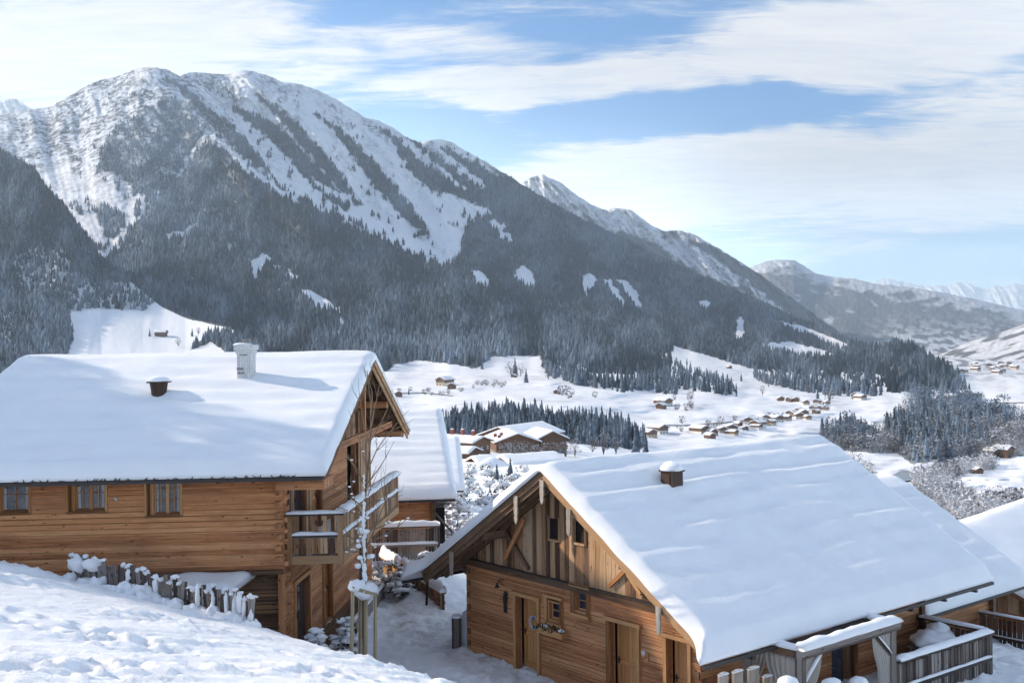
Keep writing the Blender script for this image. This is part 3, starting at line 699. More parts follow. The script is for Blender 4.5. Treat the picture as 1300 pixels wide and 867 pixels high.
# haze: even air filling the whole valley
def haze_box():
    me = bpy.data.meshes.new('haze')
    x0, x1, y0, y1, z0, z1 = -12000, 16000, -300, 23000, -1400, 1750
    v = [(x, y, z) for z in (z0, z1) for y in (y0, y1) for x in (x0, x1)]
    f = [(0, 2, 3, 1), (4, 5, 7, 6), (0, 1, 5, 4), (2, 6, 7, 3), (0, 4, 6, 2), (1, 3, 7, 5)]
    me.from_pydata(v, [], f); o = bpy.data.objects.new('haze', me); COL.objects.link(o)
    m = bpy.data.materials.new('haze_air'); m.use_nodes = True; nt = m.node_tree; nt.nodes.clear()
    pv = N(nt, 'ShaderNodeVolumePrincipled'); pv.inputs['Color'].default_value = (0.66, 0.83, 1.0, 1)
    pv.inputs['Density'].default_value = HAZE; pv.inputs['Anisotropy'].default_value = 0.2
    out = N(nt, 'ShaderNodeOutputMaterial'); L(nt, pv.outputs[0], out.inputs['Volume'])
    me.materials.append(m); o['kind'] = 'stuff'
    o['label'] = 'pale blue winter haze filling the valley'
HAZE = 0.00008
haze_box()
# ------------------------------------------------------------------ near ground
UV_ = np.array([0.775, 0.632]); CORG = np.array([-1.41, 33.0])
def smin(a, b, k):
    h = np.clip(.5 + .5 * (b - a) / k, 0, 1); return b + (a - b) * h - k * h * (1 - h)
def smax(a, b, k): return -smin(-a, -b, k)
# the open slope the photographer stands on, fitted through points of its surface
_sp = [(0, 720, 27), (100, 738, 26.6), (200, 765, 26), (325, 803, 25), (450, 833, 22), (560, 863, 19), (0, 867, 12), (200, 867, 12.5), (400, 867, 14), (100, 800, 18), (300, 840, 18)]
_pp = np.array([P(a, b, c) for a, b, c in _sp])
_A = np.stack([np.ones(len(_pp)), _pp[:, 0], _pp[:, 1], _pp[:, 0] * _pp[:, 1]], 1)
_co = np.linalg.lstsq(_A, _pp[:, 2], rcond=None)[0]
_cx = [-40, -12.5, -9.0, -5.8, -3.1, -1.2, 1, 3.2, 5.5, 8, 14]; _cy = [27.6, 27.4, 26.6, 25.2, 22.4, 19, 14.5, 10, 4, -4, -20]
def near_z(x, y):
    x = np.asarray(x, float); y = np.asarray(y, float)
    t = (x - CORG[0]) * UV_[0] + (y - CORG[1]) * UV_[1]
    base = -9.28 - .2 * np.maximum(0, t - 11) - .02 * np.maximum(0, y - 44)
    # banked snow between the path and the hillside fence
    base = base + 0.55 * np.exp(-((x + 3.0) / 1.2) ** 2 - ((y - 41) / 4.5) ** 2)
    base = base + 0.35 * np.clip((-x - 4.2) / 1.5, 0, 1) * (y > 24)
    yy = np.clip(y, 3, 40)
    sl = _co[0] + _co[1] * x + _co[2] * yy + _co[3] * x * yy
    sl = np.minimum(sl, -1.75 - .08 * yy)
    d = np.maximum(0, y - np.interp(x, _cx, _cy)) * .75
    sl = sl - .85 * np.maximum(0, d - .3)
    z = smax(base, sl, .35)
    on = np.clip((sl - base) / .8, 0, 1)
    # wind ripples, old tracks and clods on the slope
    a = x * .80 + y * .60; b = -x * .60 + y * .80
    n = .11 * fbm(a / 3.2, b / 1.2, 3, 2) + .035 * (ridged(a / 1.1 + .5 * gn(x, y, 4), b / .42, 3, 6) - 1)
    cl = np.clip(fbm(x / .34, y / .34, 3, 8) - .12, 0, 1) * np.clip(fbm(x / 2.1, y / 1.6, 2, 18) + .55, 0, 1)
    n = n + .085 * cl + .05 * np.clip(fbm(x / .17, y / .17, 2, 38) - .1, 0, 1) + .018 * fbm(x / .13, y / .13, 2, 28)
    n = n * (.35 + .9 * np.clip(.5 + 1.1 * fbm(x / 3.6 + 3, y / 2.2, 2, 51), 0, 1))
    # trodden tracks crossing the slope
    for (x0, y0, x1, y1, sd) in ((-16, 22, 2, 15, 1), (-14, 17, -2, 21.5, 2), (-12, 13.5, 4, 12, 3), (-9, 11, 0, 19, 4), (-17, 26, -4, 17, 5)):
        L_ = math.hypot(x1 - x0, y1 - y0); tx, ty = (x1 - x0) / L_, (y1 - y0) / L_
        al = (x - x0) * tx + (y - y0) * ty; ac = -(x - x0) * ty + (y - y0) * tx + .35 * gn(al / 2.5, 0 * al, sd)
        step = np.sin(al * 2 * math.pi / .75 + sd); side = np.where(step > 0, .14, -.14)
        n = n - .13 * np.exp(-((ac - side) / .12) ** 2) * np.abs(step) ** .5 * (al > 0) * (al < L_)
    flat = .09 * fbm(x / .9, y / .9, 3, 12) + .08 * np.clip(fbm(x / .28, y / .28, 3, 14) - .05, 0, 1) + .05 * fbm(x / 3, y / 3, 2, 15)
    return z + n * on + flat * (1 - on)
def near_sheet(name, x0, x1, y0, y1, st, drop=None):
    nx = int((x1 - x0) / st) + 1; ny = int((y1 - y0) / st) + 1
    X, Y = np.meshgrid(np.linspace(x0, x1, nx), np.linspace(y0, y1, ny))
    Z = near_z(X, Y)
    if drop is not None: Z = Z - drop(X, Y)
    return mesh_np(name, np.stack([X, Y, Z], -1).reshape(-1, 3), grid_faces(ny, nx)[:, ::-1], None, [M['snow_lane']], True, attrs={'trod': np.clip(1.15 - np.abs(X - np.interp(Y, [20, 27, 31, 34, 38, 44], [4.5, 2.6, .2, -2.6, -4.2, -5.2])) / np.interp(Y, [20, 34, 44], [2.2, 1.5, 1.0]), 0, 1) * (Y > 24)})
FX0, FX1, FY0, FY1 = -24, 17, 5, 41
tag(near_sheet('snowy_slope', FX0, FX1, FY0, FY1, .075, lambda x, y: .3 * (1 - np.clip(np.minimum(np.minimum(x - FX0, FX1 - x), np.minimum(y - FY0, FY1 - y)) / 1.0, 0, 1)) ** 2), kind='structure')
tag(near_sheet('snow_ground', -60, 60, -30, 64, .4, lambda x, y: .28 * np.clip(np.minimum(np.minimum(x - FX0, FX1 - x), np.minimum(y - FY0, FY1 - y)) / 1.0, 0, 1) + np.clip((y - 52) / 8, 0, 1) * .9), kind='structure')

# ------------------------------------------------------------------ mesh builder
class Frame:
    def __init__(s, o=(0, 0, 0), ax=(1, 0, 0), ay=(0, 1, 0), az=(0, 0, 1)):
        s.o = np.array(o, float); s.m = np.array([ax, ay, az], float); s.flip = np.linalg.det(s.m) < 0; s.inv = np.linalg.inv(s.m)
    def w(s, p): return s.o + np.asarray(p, float) @ s.m
    def loc(s, w): return (np.asarray(w, float) - s.o) @ s.inv
    def hit(s, px, py, axis, val):
        """local point where the line of sight through a photo pixel meets the plane axis=val"""
        d = P(px, py, 1.0) @ s.inv; o = (-s.o) @ s.inv
        k = (val - o[axis]) / d[axis]; return o + k * d
ID = Frame()
def gl(o):
    v = np.zeros(3)
    while o is not None: v = v + np.array(o.location); o = o.parent
    return v
class MB:
    def __init__(s, fr=ID): s.v = []; s.f = []; s.g = []; s.mi = []; s.fr = fr; s.cur = 0
    def poly(s, pts, faces, g=None):
        b = len(s.v); s.v += [tuple(map(float, p)) for p in pts]
        for f in faces: s.f.append(tuple(b + i for i in f)); s.g.append(g); s.mi.append(s.cur)
        return s
    def box(s, x0, x1, y0, y1, z0, z1, g=None):
        if x0 > x1: x0, x1 = x1, x0
        if y0 > y1: y0, y1 = y1, y0
        if g is None: g = [(1, 0, 0), (0, 1, 0), (0, 0, 1)][int(np.argmax([x1 - x0, y1 - y0, z1 - z0]))]
        p = [(x, y, z) for z in (z0, z1) for y in (y0, y1) for x in (x0, x1)]
        return s.poly(p, [(0, 2, 3, 1), (4, 5, 7, 6), (0, 1, 5, 4), (2, 6, 7, 3), (0, 4, 6, 2), (1, 3, 7, 5)], g)
    def beam(s, p, q, w, h, up=(0, 0, 1), taper=1.0):
        p = np.array(p, float); q = np.array(q, float); d = q - p; d = d / (np.linalg.norm(d) + 1e-9)
        up = np.array(up, float); r = np.cross(d, up)
        if np.linalg.norm(r) < 1e-3: r = np.cross(d, (1, 0, 0))
        r /= np.linalg.norm(r); u = np.cross(r, d); P_ = []
        for c, k in ((p, 1.0), (q, taper)):
            for a, b in ((-1, -1), (1, -1), (1, 1), (-1, 1)): P_.append(c + r * a * w / 2 * k + u * b * h / 2 * k)
        return s.poly(P_, [(0, 1, 2, 3), (7, 6, 5, 4), (0, 4, 5, 1), (1, 5, 6, 2), (2, 6, 7, 3), (3, 7, 4, 0)], tuple(d))
    def tube(s, pts, rads, n=6, cap=True):
        pts = [np.array(p, float) for p in pts]; b = len(s.v); k = len(pts)
        if isinstance(rads, (int, float)): rads = [rads] * k
        for i, p in enumerate(pts):
            d = pts[min(i + 1, k - 1)] - pts[max(i - 1, 0)]; d /= np.linalg.norm(d) + 1e-9
            r = np.cross(d, (0.13, .31, .94)); r = np.cross(d, (1, 0, 0)) if np.linalg.norm(r) < 1e-3 else r
            r /= np.linalg.norm(r); u = np.cross(r, d)
            for j in range(n):
                a = 6.28318 * j / n; s.v.append(tuple(p + rads[i] * (math.cos(a) * r + math.sin(a) * u)))
        g = tuple((pts[-1] - pts[0]) / (np.linalg.norm(pts[-1] - pts[0]) + 1e-9))
        for i in range(k - 1):
            for j in range(n):
                s.f.append((b + i * n + j, b + i * n + (j + 1) % n, b + (i + 1) * n + (j + 1) % n, b + (i + 1) * n + j)); s.g.append(g); s.mi.append(s.cur)
        if cap:
            s.f.append(tuple(b + j for j in range(n))[::-1]); s.g.append(g); s.mi.append(s.cur)
            s.f.append(tuple(b + (k - 1) * n + j for j in range(n))); s.g.append(g); s.mi.append(s.cur)
        return s
    def blob(s, c, rx, ry, rz, seed=0, nu=14, nv=9, rough=.18, flat=None):
        """lumpy rounded mound; flat: cut the underside at this local z"""
        b = len(s.v); c = np.array(c, float)
        for i in range(nv + 1):
            th = math.pi * i / nv
            for j in range(nu):
                a = 6.28318 * j / nu
                d = np.array([math.sin(th) * math.cos(a), math.sin(th) * math.sin(a), math.cos(th)])
                k = 1 + rough * float(fbm(d[0] * 1.6 + seed * 3.1 + d[2], d[1] * 1.6 - seed * 1.7 + d[2] * 1.3, 3, seed))
                p = c + d * np.array([rx, ry, rz]) * k
                if flat is not None: p[2] = max(p[2], flat)
                s.v.append(tuple(p))
        for i in range(nv):
            for j in range(nu):
                s.f.append((b + i * nu + j, b + (i + 1) * nu + j, b + (i + 1) * nu + (j + 1) % nu, b + i * nu + (j + 1) % nu)); s.g.append(None); s.mi.append(s.cur)
        return s
    def build(s, name, mats, parent=None, smooth=False, bevel=0.0):
        if not isinstance(mats, (list, tuple)): mats = [mats]
        W = s.fr.w(np.array(s.v)); W = W - gl(parent) if parent is not None else W
        me = bpy.data.meshes.new(name)
        fs = [f[::-1] if s.fr.flip else f for f in s.f]
        me.from_pydata(W.tolist(), [], fs); me.update()
        V = np.array(s.v); uvl = me.uv_layers.new(name='UVMap'); uv = np.zeros((len(me.loops), 2)); k = 0
        for f, g in zip(fs, s.g):
            pts = V[list(f)]
            n = np.cross(pts[1] - pts[0], pts[2] - pts[0]) if len(f) > 2 else np.array([0, 0, 1.]); n = n / (np.linalg.norm(n) + 1e-9)
            gg = np.array(g if g is not None else (1, 0, 0), float)
            if abs(n @ gg) > .9: gg = np.array([0, 0, 1.]) if abs(n[2]) < .8 else np.array([0, 1., 0])
            ac = np.cross(n, gg); ac /= np.linalg.norm(ac) + 1e-9
            if ac[int(np.argmax(np.abs(ac)))] < 0: ac = -ac
            uv[k:k + len(f), 0] = pts @ gg; uv[k:k + len(f), 1] = pts @ ac; k += len(f)
        uvl.data.foreach_set('uv', uv.ravel())
        for m in mats: me.materials.append(m)
        me.polygons.foreach_set('material_index', np.array(s.mi, np.int32))
        if smooth: me.polygons.foreach_set('use_smooth', np.ones(len(fs), bool))
        o = bpy.data.objects.new(name, me); COL.objects.link(o)
        if parent is not None: o.parent = parent
        if bevel:
            md = o.modifiers.new('bevel', 'BEVEL'); md.width = bevel; md.segments = 2; md.limit_method = 'ANGLE'
        return o

def log_wall(mb, axis, fixed, out, u0, u1, z0, z1, opens=(), h=.15, th=.16, ztop=None, seed=0):
    """courses of squared logs; axis 'x': the wall runs along local x at y=fixed; out=+1/-1 side it faces"""
    r = random.Random(seed); n = int(round((z1 - z0) / h))
    for i in range(n):
        a, b = z0 + i * h, z0 + (i + 1) * h; zc = (a + b) / 2
        segs = [(u0, u1)]
        for (o0, o1, oz0, oz1) in opens:
            if oz0 < zc < oz1:
                ns = []
                for s0, s1 in segs:
                    if o1 <= s0 or o0 >= s1: ns.append((s0, s1)); continue
                    if o0 > s0: ns.append((s0, o0))
                    if o1 < s1: ns.append((o1, s1))
                segs = ns
        bul = .014 + r.uniform(-.005, .008); e = .017
        prof = [(-th, a), (0, a), (bul, a + e), (bul, b - e), (0, b), (-th, b)]
        for s0, s1 in segs:
            if s1 - s0 < .02: continue
            pts = []
            for u in (s0, s1):
                for d, z in prof:
                    pts.append((u, fixed + out * d, z) if axis == 'x' else (fixed + out * d, u, z))
            fc = [(k, (k + 1) % 6, 6 + (k + 1) % 6, 6 + k) for k in range(6)] + [(5, 4, 3, 2, 1, 0), (6, 7, 8, 9, 10, 11)]
            if (axis == 'x') == (out > 0): fc = [f[::-1] for f in fc]
            mb.poly(pts, fc, (1, 0, 0) if axis == 'x' else (0, 1, 0))
    return mb
def board_wall(mb, axis, fixed, out, u0, u1, zbot, ztop, w=.22, opens=(), th=.04, seed=0, gap=.012, ragged=0.0, var=.3):
    """upright boards of uneven width, cut off at ztop(u)"""
    r = random.Random(seed); u = u0
    while u < u1 - .02:
        ww = min(w * r.uniform(1 - var, 1 + var), u1 - u); a, b = u + gap / 2, u + ww - gap / 2; uc = (a + b) / 2
        za, zb_ = ztop(a), ztop(b); lo = (zbot(uc) if callable(zbot) else zbot) - r.uniform(0, ragged)
        d0 = r.uniform(0, .012)
        segs = [(lo, None)]
        for (o0, o1, oz0, oz1) in opens:
            if o0 < uc < o1: segs = [(lo, oz0), (oz1, None)]
        for s0, s1 in segs:
            ta, tb = (za, zb_) if s1 is None else (s1, s1)
            if max(ta, tb) - s0 < .03: continue
            ta = max(ta, s0 + .005); tb = max(tb, s0 + .005)
            pts = []
            for d in (-th, d0):
                for (uu, z) in ((a, s0), (b, s0), (b, tb), (a, ta)):
                    pts.append((uu, fixed + out * d, z) if axis == 'x' else (fixed + out * d, uu, z))
            mb.poly(pts, [(0, 1, 2, 3), (7, 6, 5, 4), (0, 4, 5, 1), (1, 5, 6, 2), (2, 6, 7, 3), (3, 7, 4, 0)], (0, 0, 1))
        u += ww
    return mb
def roof_snow(mb, x0, x1, ys, ye, yr, zr, pitch_, pitch2=None, thick=.32, seed=0, wave=.025, wl=.62, bulge=.12, lipf=None, nx=None, step=.16, droop=.0, upper=0):
    """one blanket of snow over both slopes: local x along the ridge, y across; ys..ye eaves, ridge at y=yr (wood top z=zr)"""
    nx = nx or int((x1 - x0) / step) + 1; ny = int((ye - ys) / step) + 1
    X0, Y = np.meshgrid(np.linspace(0, 1, nx), np.linspace(ys, ye, ny))
    p2 = pitch2 if pitch2 is not None else pitch_
    wood = lambda y: zr - np.where(y < yr, pitch_ * (yr - y), p2 * (y - yr))
    f0 = lipf(Y) if lipf is not None else 0 * Y
    X = (x0 - f0) + (x1 - x0 + f0) * X0
    e = np.minimum(np.minimum(X - (x0 - f0), x1 - X), np.minimum(Y - ys, ye - Y))
    edge = np.sqrt(np.clip(1 - (1 - np.clip(e / .2, 0, 1)) ** 2, 0, 1))
    soft = np.sqrt((Y - yr) ** 2 + .35 ** 2) - .35                      # rounded over the ridge
    side = np.where(Y < yr, pitch_, p2)
    top = zr - side * soft
    u = (Y - yr) * 1.15
    n = wave * (np.clip(1.25 - np.abs(Y - yr) / upper, .4, 1) if upper else 1) * np.sin(2 * math.pi * (u + .16 * gn(X / 3.5, Y / 2.2, seed) + .05 * gn(X / .8, Y / .8, seed)) / wl) * (1.1 * np.clip(.6 + 1.1 * fbm(X / 2.4, Y / 1.3, 2, seed + 3), 0, 1))
    n = n + .028 * fbm(X / 3.2, Y / 1.1, 3, seed + 1) + .004 * fbm(X / .5, Y / .4, 2, seed + 2)
    hgt = (thick * edge * (1 + .12 * gn(X / 2.5, Y / 2.5, seed + 8)) + n * np.clip(e / .35, 0, 1)) * 1.0
    Zt = top + hgt; Zb = wood(Y) + .002
    dr = droop * np.clip(1 - e / .12, 0, 1) * (np.minimum(Y - ys, ye - Y) < .12)
    Zt = Zt - dr * .4; Zb = Zb - dr
    bx = bulge * (1 - (2 * np.clip(.5, 0, 1) - 1) ** 2)
    b = len(mb.v); A = np.stack([X, Y, Zt], -1).reshape(-1, 3); B = np.stack([X, Y, Zb], -1).reshape(-1, 3)
    # a bulging middle line round the rim
    i = np.arange(nx * ny).reshape(ny, nx)
    rim = np.concatenate([i[0, :], i[1:, -1], i[-1, -2::-1], i[-2:0:-1, 0]])
    cx, cy = (x0 + x1) / 2, (ys + ye) / 2
    mid = (A[rim] + B[rim]) / 2; jit = 1 + .5 * gn(np.arange(len(rim)) / 5., 0 * rim, seed + 5)
    xe = (X.ravel()[rim]); ye_ = Y.ravel()[rim]
    ox = np.where(np.isin(rim, i[:, 0]), -1, 0) + np.where(np.isin(rim, i[:, -1]), 1, 0); oy = np.where(np.isin(rim, i[0, :]), -1, 0) + np.where(np.isin(rim, i[-1, :]), 1, 0)
    rimtop = A[rim].copy(); rimtop[:, 2] = wood(ye_) + thick * .62 ; rimtop[:, 0] += ox * bulge * .55 * jit; rimtop[:, 1] += oy * bulge * .5 * jit
    mid[:, 2] = wood(ye_) + thick * .3; mid[:, 0] += ox * bulge * jit; mid[:, 1] += oy * bulge * .8 * jit
    A[rim] = A[rim]; A[rim, 2] = wood(ye_) + thick * .85
    mb.v += [tuple(p) for p in A] + [tuple(p) for p in rimtop] + [tuple(p) for p in mid] + [tuple(p) for p in B[rim]]
    nA = nx * ny; m = len(rim)
    fs = grid_faces(ny, nx)[:, ::-1].tolist()
    for k in range(m):
        k2 = (k + 1) % m
        fs.append((int(rim[k]), nA + k, nA + k2, int(rim[k2])))
        fs.append((nA + k, nA + m + k, nA + m + k2, nA + k2)); fs.append((nA + m + k, nA + 2 * m + k, nA + 2 * m + k2, nA + m + k2))
    for f in fs: mb.f.append(tuple(b + q for q in f)); mb.g.append(None); mb.mi.append(0)
    return mb
def gable_shell(mb, x0, x1, ys, ye, yr, zr, pitch_, th=.14):
    for y0, y1 in ((ys, yr), (yr, ye)):
        za, zb = zr - pitch_ * abs(yr - y0), zr - pitch_ * abs(yr - y1)
        p = [(x, y, z) for x in (x0, x1) for (y, z) in ((y0, za - th), (y1, zb - th), (y1, zb), (y0, za))]
        mb.poly(p, [(0, 1, 2, 3), (7, 6, 5, 4), (0, 4, 5, 1), (1, 5, 6, 2), (2, 6, 7, 3), (3, 7, 4, 0)], (1, 0, 0))
    return mb
def snow_strip(mb, p, q, w, h, seed=0, n=None, up=(0, 0, 1)):
    """a rounded ridge of snow lying on a rail from p to q (points on the rail's top)"""
    p = np.array(p, float); q = np.array(q, float); Ln = np.linalg.norm(q - p); n = n or max(3, int(Ln / .16)); d = (q - p) / Ln
    r = np.cross(d, up); r /= np.linalg.norm(r); b = len(mb.v); ring = [(-.5, -.01), (-.56, .35), (-.36, .8), (0, 1), (.36, .8), (.56, .35), (.5, -.01)]
    for i in range(n + 1):
        c = p + (q - p) * i / n; k = 1 + .35 * float(gn(i * .31 + seed * 7, seed, seed)) ; kw = 1 + .15 * float(gn(i * .4 + seed * 3, seed + 1.5, seed))
        if i in (0, n): k *= .55
        for a, z in ring: mb.v.append(tuple(c + r * a * w * kw + np.array(up) * z * h * k))
    m = len(ring)
    for i in range(n):
        for j in range(m - 1):
            mb.f.append((b + i * m + j, b + i * m + j + 1, b + (i + 1) * m + j + 1, b + (i + 1) * m + j)); mb.g.append(None); mb.mi.append(mb.cur)
    mb.f.append(tuple(b + j for j in range(m))); mb.g.append(None); mb.mi.append(mb.cur)
    mb.f.append(tuple(b + n * m + j for j in range(m))[::-1]); mb.g.append(None); mb.mi.append(mb.cur)
    return mb
def window(parent, fr, axis, fixed, out, u0, u1, z0, z1, cols=2, rows=2, sashes=1, depth=.10, fw=.07, label=None, pane='glass', frame_mat='trim', sill=False, curtain=False):
    """window > pane (and curtain); set back by depth from the wall face"""
    f = MB(fr)
    def bx(a, b, c, d, d0, d1, m=f):
        y0, y1 = fixed + out * d0, fixed + out * d1
        if axis == 'x': m.box(a, b, min(y0, y1), max(y0, y1), c, d)
        else: m.box(min(y0, y1), max(y0, y1), a, b, c, d)
    bx(u0, u0 + fw, z0, z1, -depth - .06, .035); bx(u1 - fw, u1, z0, z1, -depth - .06, .035)
    bx(u0 + fw, u1 - fw, z1 - fw, z1, -depth - .06, .035); bx(u0 + fw, u1 - fw, z0, z0 + fw, -depth - .06, .05)
    iu0, iu1, iz0, iz1 = u0 + fw, u1 - fw, z0 + fw, z1 - fw; sw = (iu1 - iu0) / sashes
    for s_ in range(sashes):
        a, b = iu0 + s_ * sw, iu0 + (s_ + 1) * sw; t = .045
        bx(a, a + t, iz0, iz1, -depth - .03, -depth + .012); bx(b - t, b, iz0, iz1, -depth - .03, -depth + .012)
        bx(a + t, b - t, iz0, iz0 + t, -depth - .03, -depth + .012); bx(a + t, b - t, iz1 - t, iz1, -depth - .03, -depth + .012)
        for k in range(1, cols):
            c = a + t + (b - a - 2 * t) * k / cols; bx(c - .011, c + .011, iz0 + t, iz1 - t, -depth - .02, -depth + .006)
        for k in range(1, rows):
            c = iz0 + t + (iz1 - iz0 - 2 * t) * k / rows; bx(a + t, b - t, c - .011, c + .011, -depth - .02, -depth + .004)
    w = f.build('window', M[frame_mat], parent)
    if label: w['label'] = label
    g = MB(fr); bx(iu0, iu1, iz0, iz1, -depth - .028, -depth - .018, g); g.build('pane', M[pane], w)
    if curtain:
        g = MB(fr); k = iu0
        wv = (iu1 - iu0)
        for a, b in ((iu0 + .05, iu0 + wv * .15), (iu1 - wv * .15, iu1 - .05)): bx(a, b, iz0 + .05, iz1 - .05, -depth - .017, -depth - .008, g)
        g.build('curtain', M['curtain_white'], w)
    return w
def plank_door(parent, fr, axis, fixed, out, u0, u1, z0, z1, depth=.14, name='door', mat='door', panels=True, hside=1):
    f = MB(fr)
    def bx(a, b, c, d, d0, d1, m=f, g=None):
        y0, y1 = fixed + out * d0, fixed + out * d1
        if axis == 'x': m.box(a, b, min(y0, y1), max(y0, y1), c, d, g)
        else: m.box(min(y0, y1), max(y0, y1), a, b, c, d, g)
    t = .11; dd = -depth
    bx(u0, u0 + t, z0, z1, dd - .05, dd, g=(0, 0, 1)); bx(u1 - t, u1, z0, z1, dd - .05, dd, g=(0, 0, 1))
    for a, b in ((z0, z0 + .16), (z1 - .12, z1), ((z0 + z1) / 2 - .12, (z0 + z1) / 2)): bx(u0 + t, u1 - t, a, b, dd - .05, dd - .002)
    bx(u0 + t, u1 - t, z0 + .16, z1 - .12, dd - .05, dd - .022, g=(0, 0, 1))
    k = u0 + t + .01
    while k < u1 - t: bx(k, k + .008, z0 + .17, z1 - .13, dd - .022, dd - .016, g=(0, 0, 1)); k += .13
    d = f.build(name, M[mat], parent)
    h = MB(fr); hu = u0 + .06 if hside < 0 else u1 - .06; zc = (z0 + z1) / 2
    bx(hu - .02, hu + .02, zc - .1, zc + .08, dd, dd + .012, h); bx(hu - .015, hu + .10 * (-hside), zc, zc + .022, dd + .03, dd + .05, h) if hside < 0 else bx(hu - .10, hu + .015, zc, zc + .022, dd + .03, dd + .05, h)
    bx(hu - .012, hu + .012, zc, zc + .022, dd + .01, dd + .035, h)
    h.build('handle', M['iron'], d); return d
# ------------------------------------------------------------------ the right chalet
ZG = -9.3
FR = Frame((-1.41, 33, ZG), (.775, .632, 0), (.632, -.775, 0))       # x along the ridge, y along the gable wall
def hitR(px, py, axis=0, val=0.0): return FR.hit(px, py, axis, val)
rc = thing('chalet', 'large log chalet at the lower right with a gabled barn-board front and brown doors', 'chalet', FR.w((0, 0, 0)))
PIT = .636; YR = 4.57; ZR = 5.86; W1 = 9.1; T1 = 9.4; O = .9
rz = lambda y: ZR - PIT * abs(y - YR)
# openings in the gable wall, local (y0,y1,z0,z1), read off the photo's wall plane
def span(px0, px1, py0, py1, axis=0, val=0.0, other=1):
    a = FR.hit(px0, (py0 + py1) / 2, axis, val); b = FR.hit(px1, (py0 + py1) / 2, axis, val)
    m = (px0 + px1) / 2; t = FR.hit(m, py0, axis, val); u = FR.hit(m, py1, axis, val)
    return [a[other], b[other], u[2], t[2]]
D1 = span(657, 684, 757, 851); D1[2] = .02; D1[3] = 2.08
WA = span(697, 713, 763, 788); WB = span(730, 747, 749, 777)
D2 = span(775, 810, 790, 800); D2[2] = .02; D2[3] = 2.08
D3 = [D2[1] + 1.0, 8.75, .02, 2.05]
o = MB(FR)
log_wall(o, 'y', 0, -1, -.02, W1, 0, 2.7, [D1, WA, WB, D2, D3], seed=1)
o.build('gable_log_wall', M['log'], rc)
o = MB(FR)
side_open = [[5.15, 6.35, .02, 2.3], [2.55, 3.35, 1.25, 2.1]]
log_wall(o, 'x', W1, 1, 0, T1, 0, 2.7, side_open, seed=2)
log_wall(o, 'x', 0, -1, 0, T1, 0, 2.7, [], seed=3); log_wall(o, 'y', T1, 1, 0, W1, 0, 2.7, [], seed=4)
o.build('side_log_wall', M['log'], rc)
for yy, sy in ((0, -1), (W1, 1)):                                  # crossing log ends at the corners
    for xx, sx in ((0, -1), (T1, 1)):
        o = MB(FR)
        for i in range(15):
            z = i * .18
            if i % 2: o.box(xx + sx * .0, xx + sx * .045, yy - sy * .17, yy - sy * .02, z + .02, z + .18, (1, 0, 0))
            else: o.box(xx - sx * .15, xx - sx * .0, yy + sy * .0, yy + sy * .045, z + .02, z + .18, (0, 1, 0))
        o.build('log_ends', M['log_dark'], rc)
o = MB(FR); o.box(.45, T1 - .45, .45, W1 - .45, .3, 2.6); o.build('interior', M['dark'], rc)
# gable of old boards, set behind the roof overhang
gt = lambda y: rz(y) - .22
OA = span(697, 709, 658, 684, val=-.02); OB = span(729, 743, 662, 689, val=-.02)
o = MB(FR)
board_wall(o, 'y', -.02, -1, .25, W1 - .25, 2.72, gt, .19, [OA, OB], seed=5)
o.build('gable_boards', M['board'], rc)
o = MB(FR); o.poly([(.12, .3, 2.7), (.12, W1 - .3, 2.7), (.12, YR, ZR - .4)], [(0, 1, 2)], (0, 0, 1)); o.build('gable_backing', M['dark'], rc)
for q in (OA, OB):
    o = MB(FR); o.box(-.07, .05, q[0] - .06, q[0], q[2] - .05, q[3] + .05, (0, 0, 1)); o.box(-.07, .05, q[1], q[1] + .06, q[2] - .05, q[3] + .05, (0, 0, 1)); o.box(-.07, .05, q[0], q[1], q[2] - .06, q[2], (0, 1, 0))
    ow = o.build('gable_opening', M['board'], rc)
    o = MB(FR); o.box(.05, .10, q[0], q[1], q[2], q[3]); o.build('dark_inside', M['dark'], ow)
# sill beam below the boards with its thin metal drip
o = MB(FR); o.box(-.10, .10, -.45, W1 + .45, 2.62, 2.80, (0, 1, 0)); o.build('tie_beam', M['beam'], rc)
o = MB(FR); o.box(-.15, -.0, .1, W1 - .1, 2.80, 2.825, (0, 1, 0)); o.build('drip_edge', M['roofing'], rc)
# braces
def brace(p1, p2, mat='beam', w=.10, v=-.09, nm='brace'):
    a = hitR(*p1, 0, v); b = hitR(*p2, 0, v); m = MB(FR); m.beam(a, b, w, w * .8, up=(1, 0, 0)); return m.build(nm, M[mat], rc)
brace((640, 671), (671, 722)); brace((665, 658), (641, 709), v=-.18, mat='log'); brace((773, 744), (794, 724), mat='trim'); brace((797, 728), (814, 754), mat='trim')
# roof timbers
o = MB(FR); gable_shell(o, -O, 11.2, -.95, W1 + 1.0 - .05 + .0, YR, ZR, PIT, .12); o.build('roof', M['beam'], rc)
o = MB(FR)
for x in [-.55, -.15] + [k * .85 + .6 for k in range(12)]:
    for sgn, ye in ((-1, -.9), (1, W1 + .9)):
        o.beam((x, YR, ZR - .24), (x, ye, ZR - .24 - PIT * abs(ye - YR)), .09, .14, up=(0, 0, 1))
o.build('rafters', M['beam'], rc)
for nm, y0, z0 in (('purlin', YR, ZR - .40), ('purlin', YR - 2.7, rz(YR - 2.7) - .36), ('purlin', YR + 2.7, rz(YR + 2.7) - .36), ('purlin', -.02, 2.75), ('purlin', W1 + .02, 2.75)):
    m = MB(FR); m.box(-O + .12, .1, y0 - .09, y0 + .09, z0 - .11, z0 + .11, (1, 0, 0)); m.build(nm, M['beam'], rc)
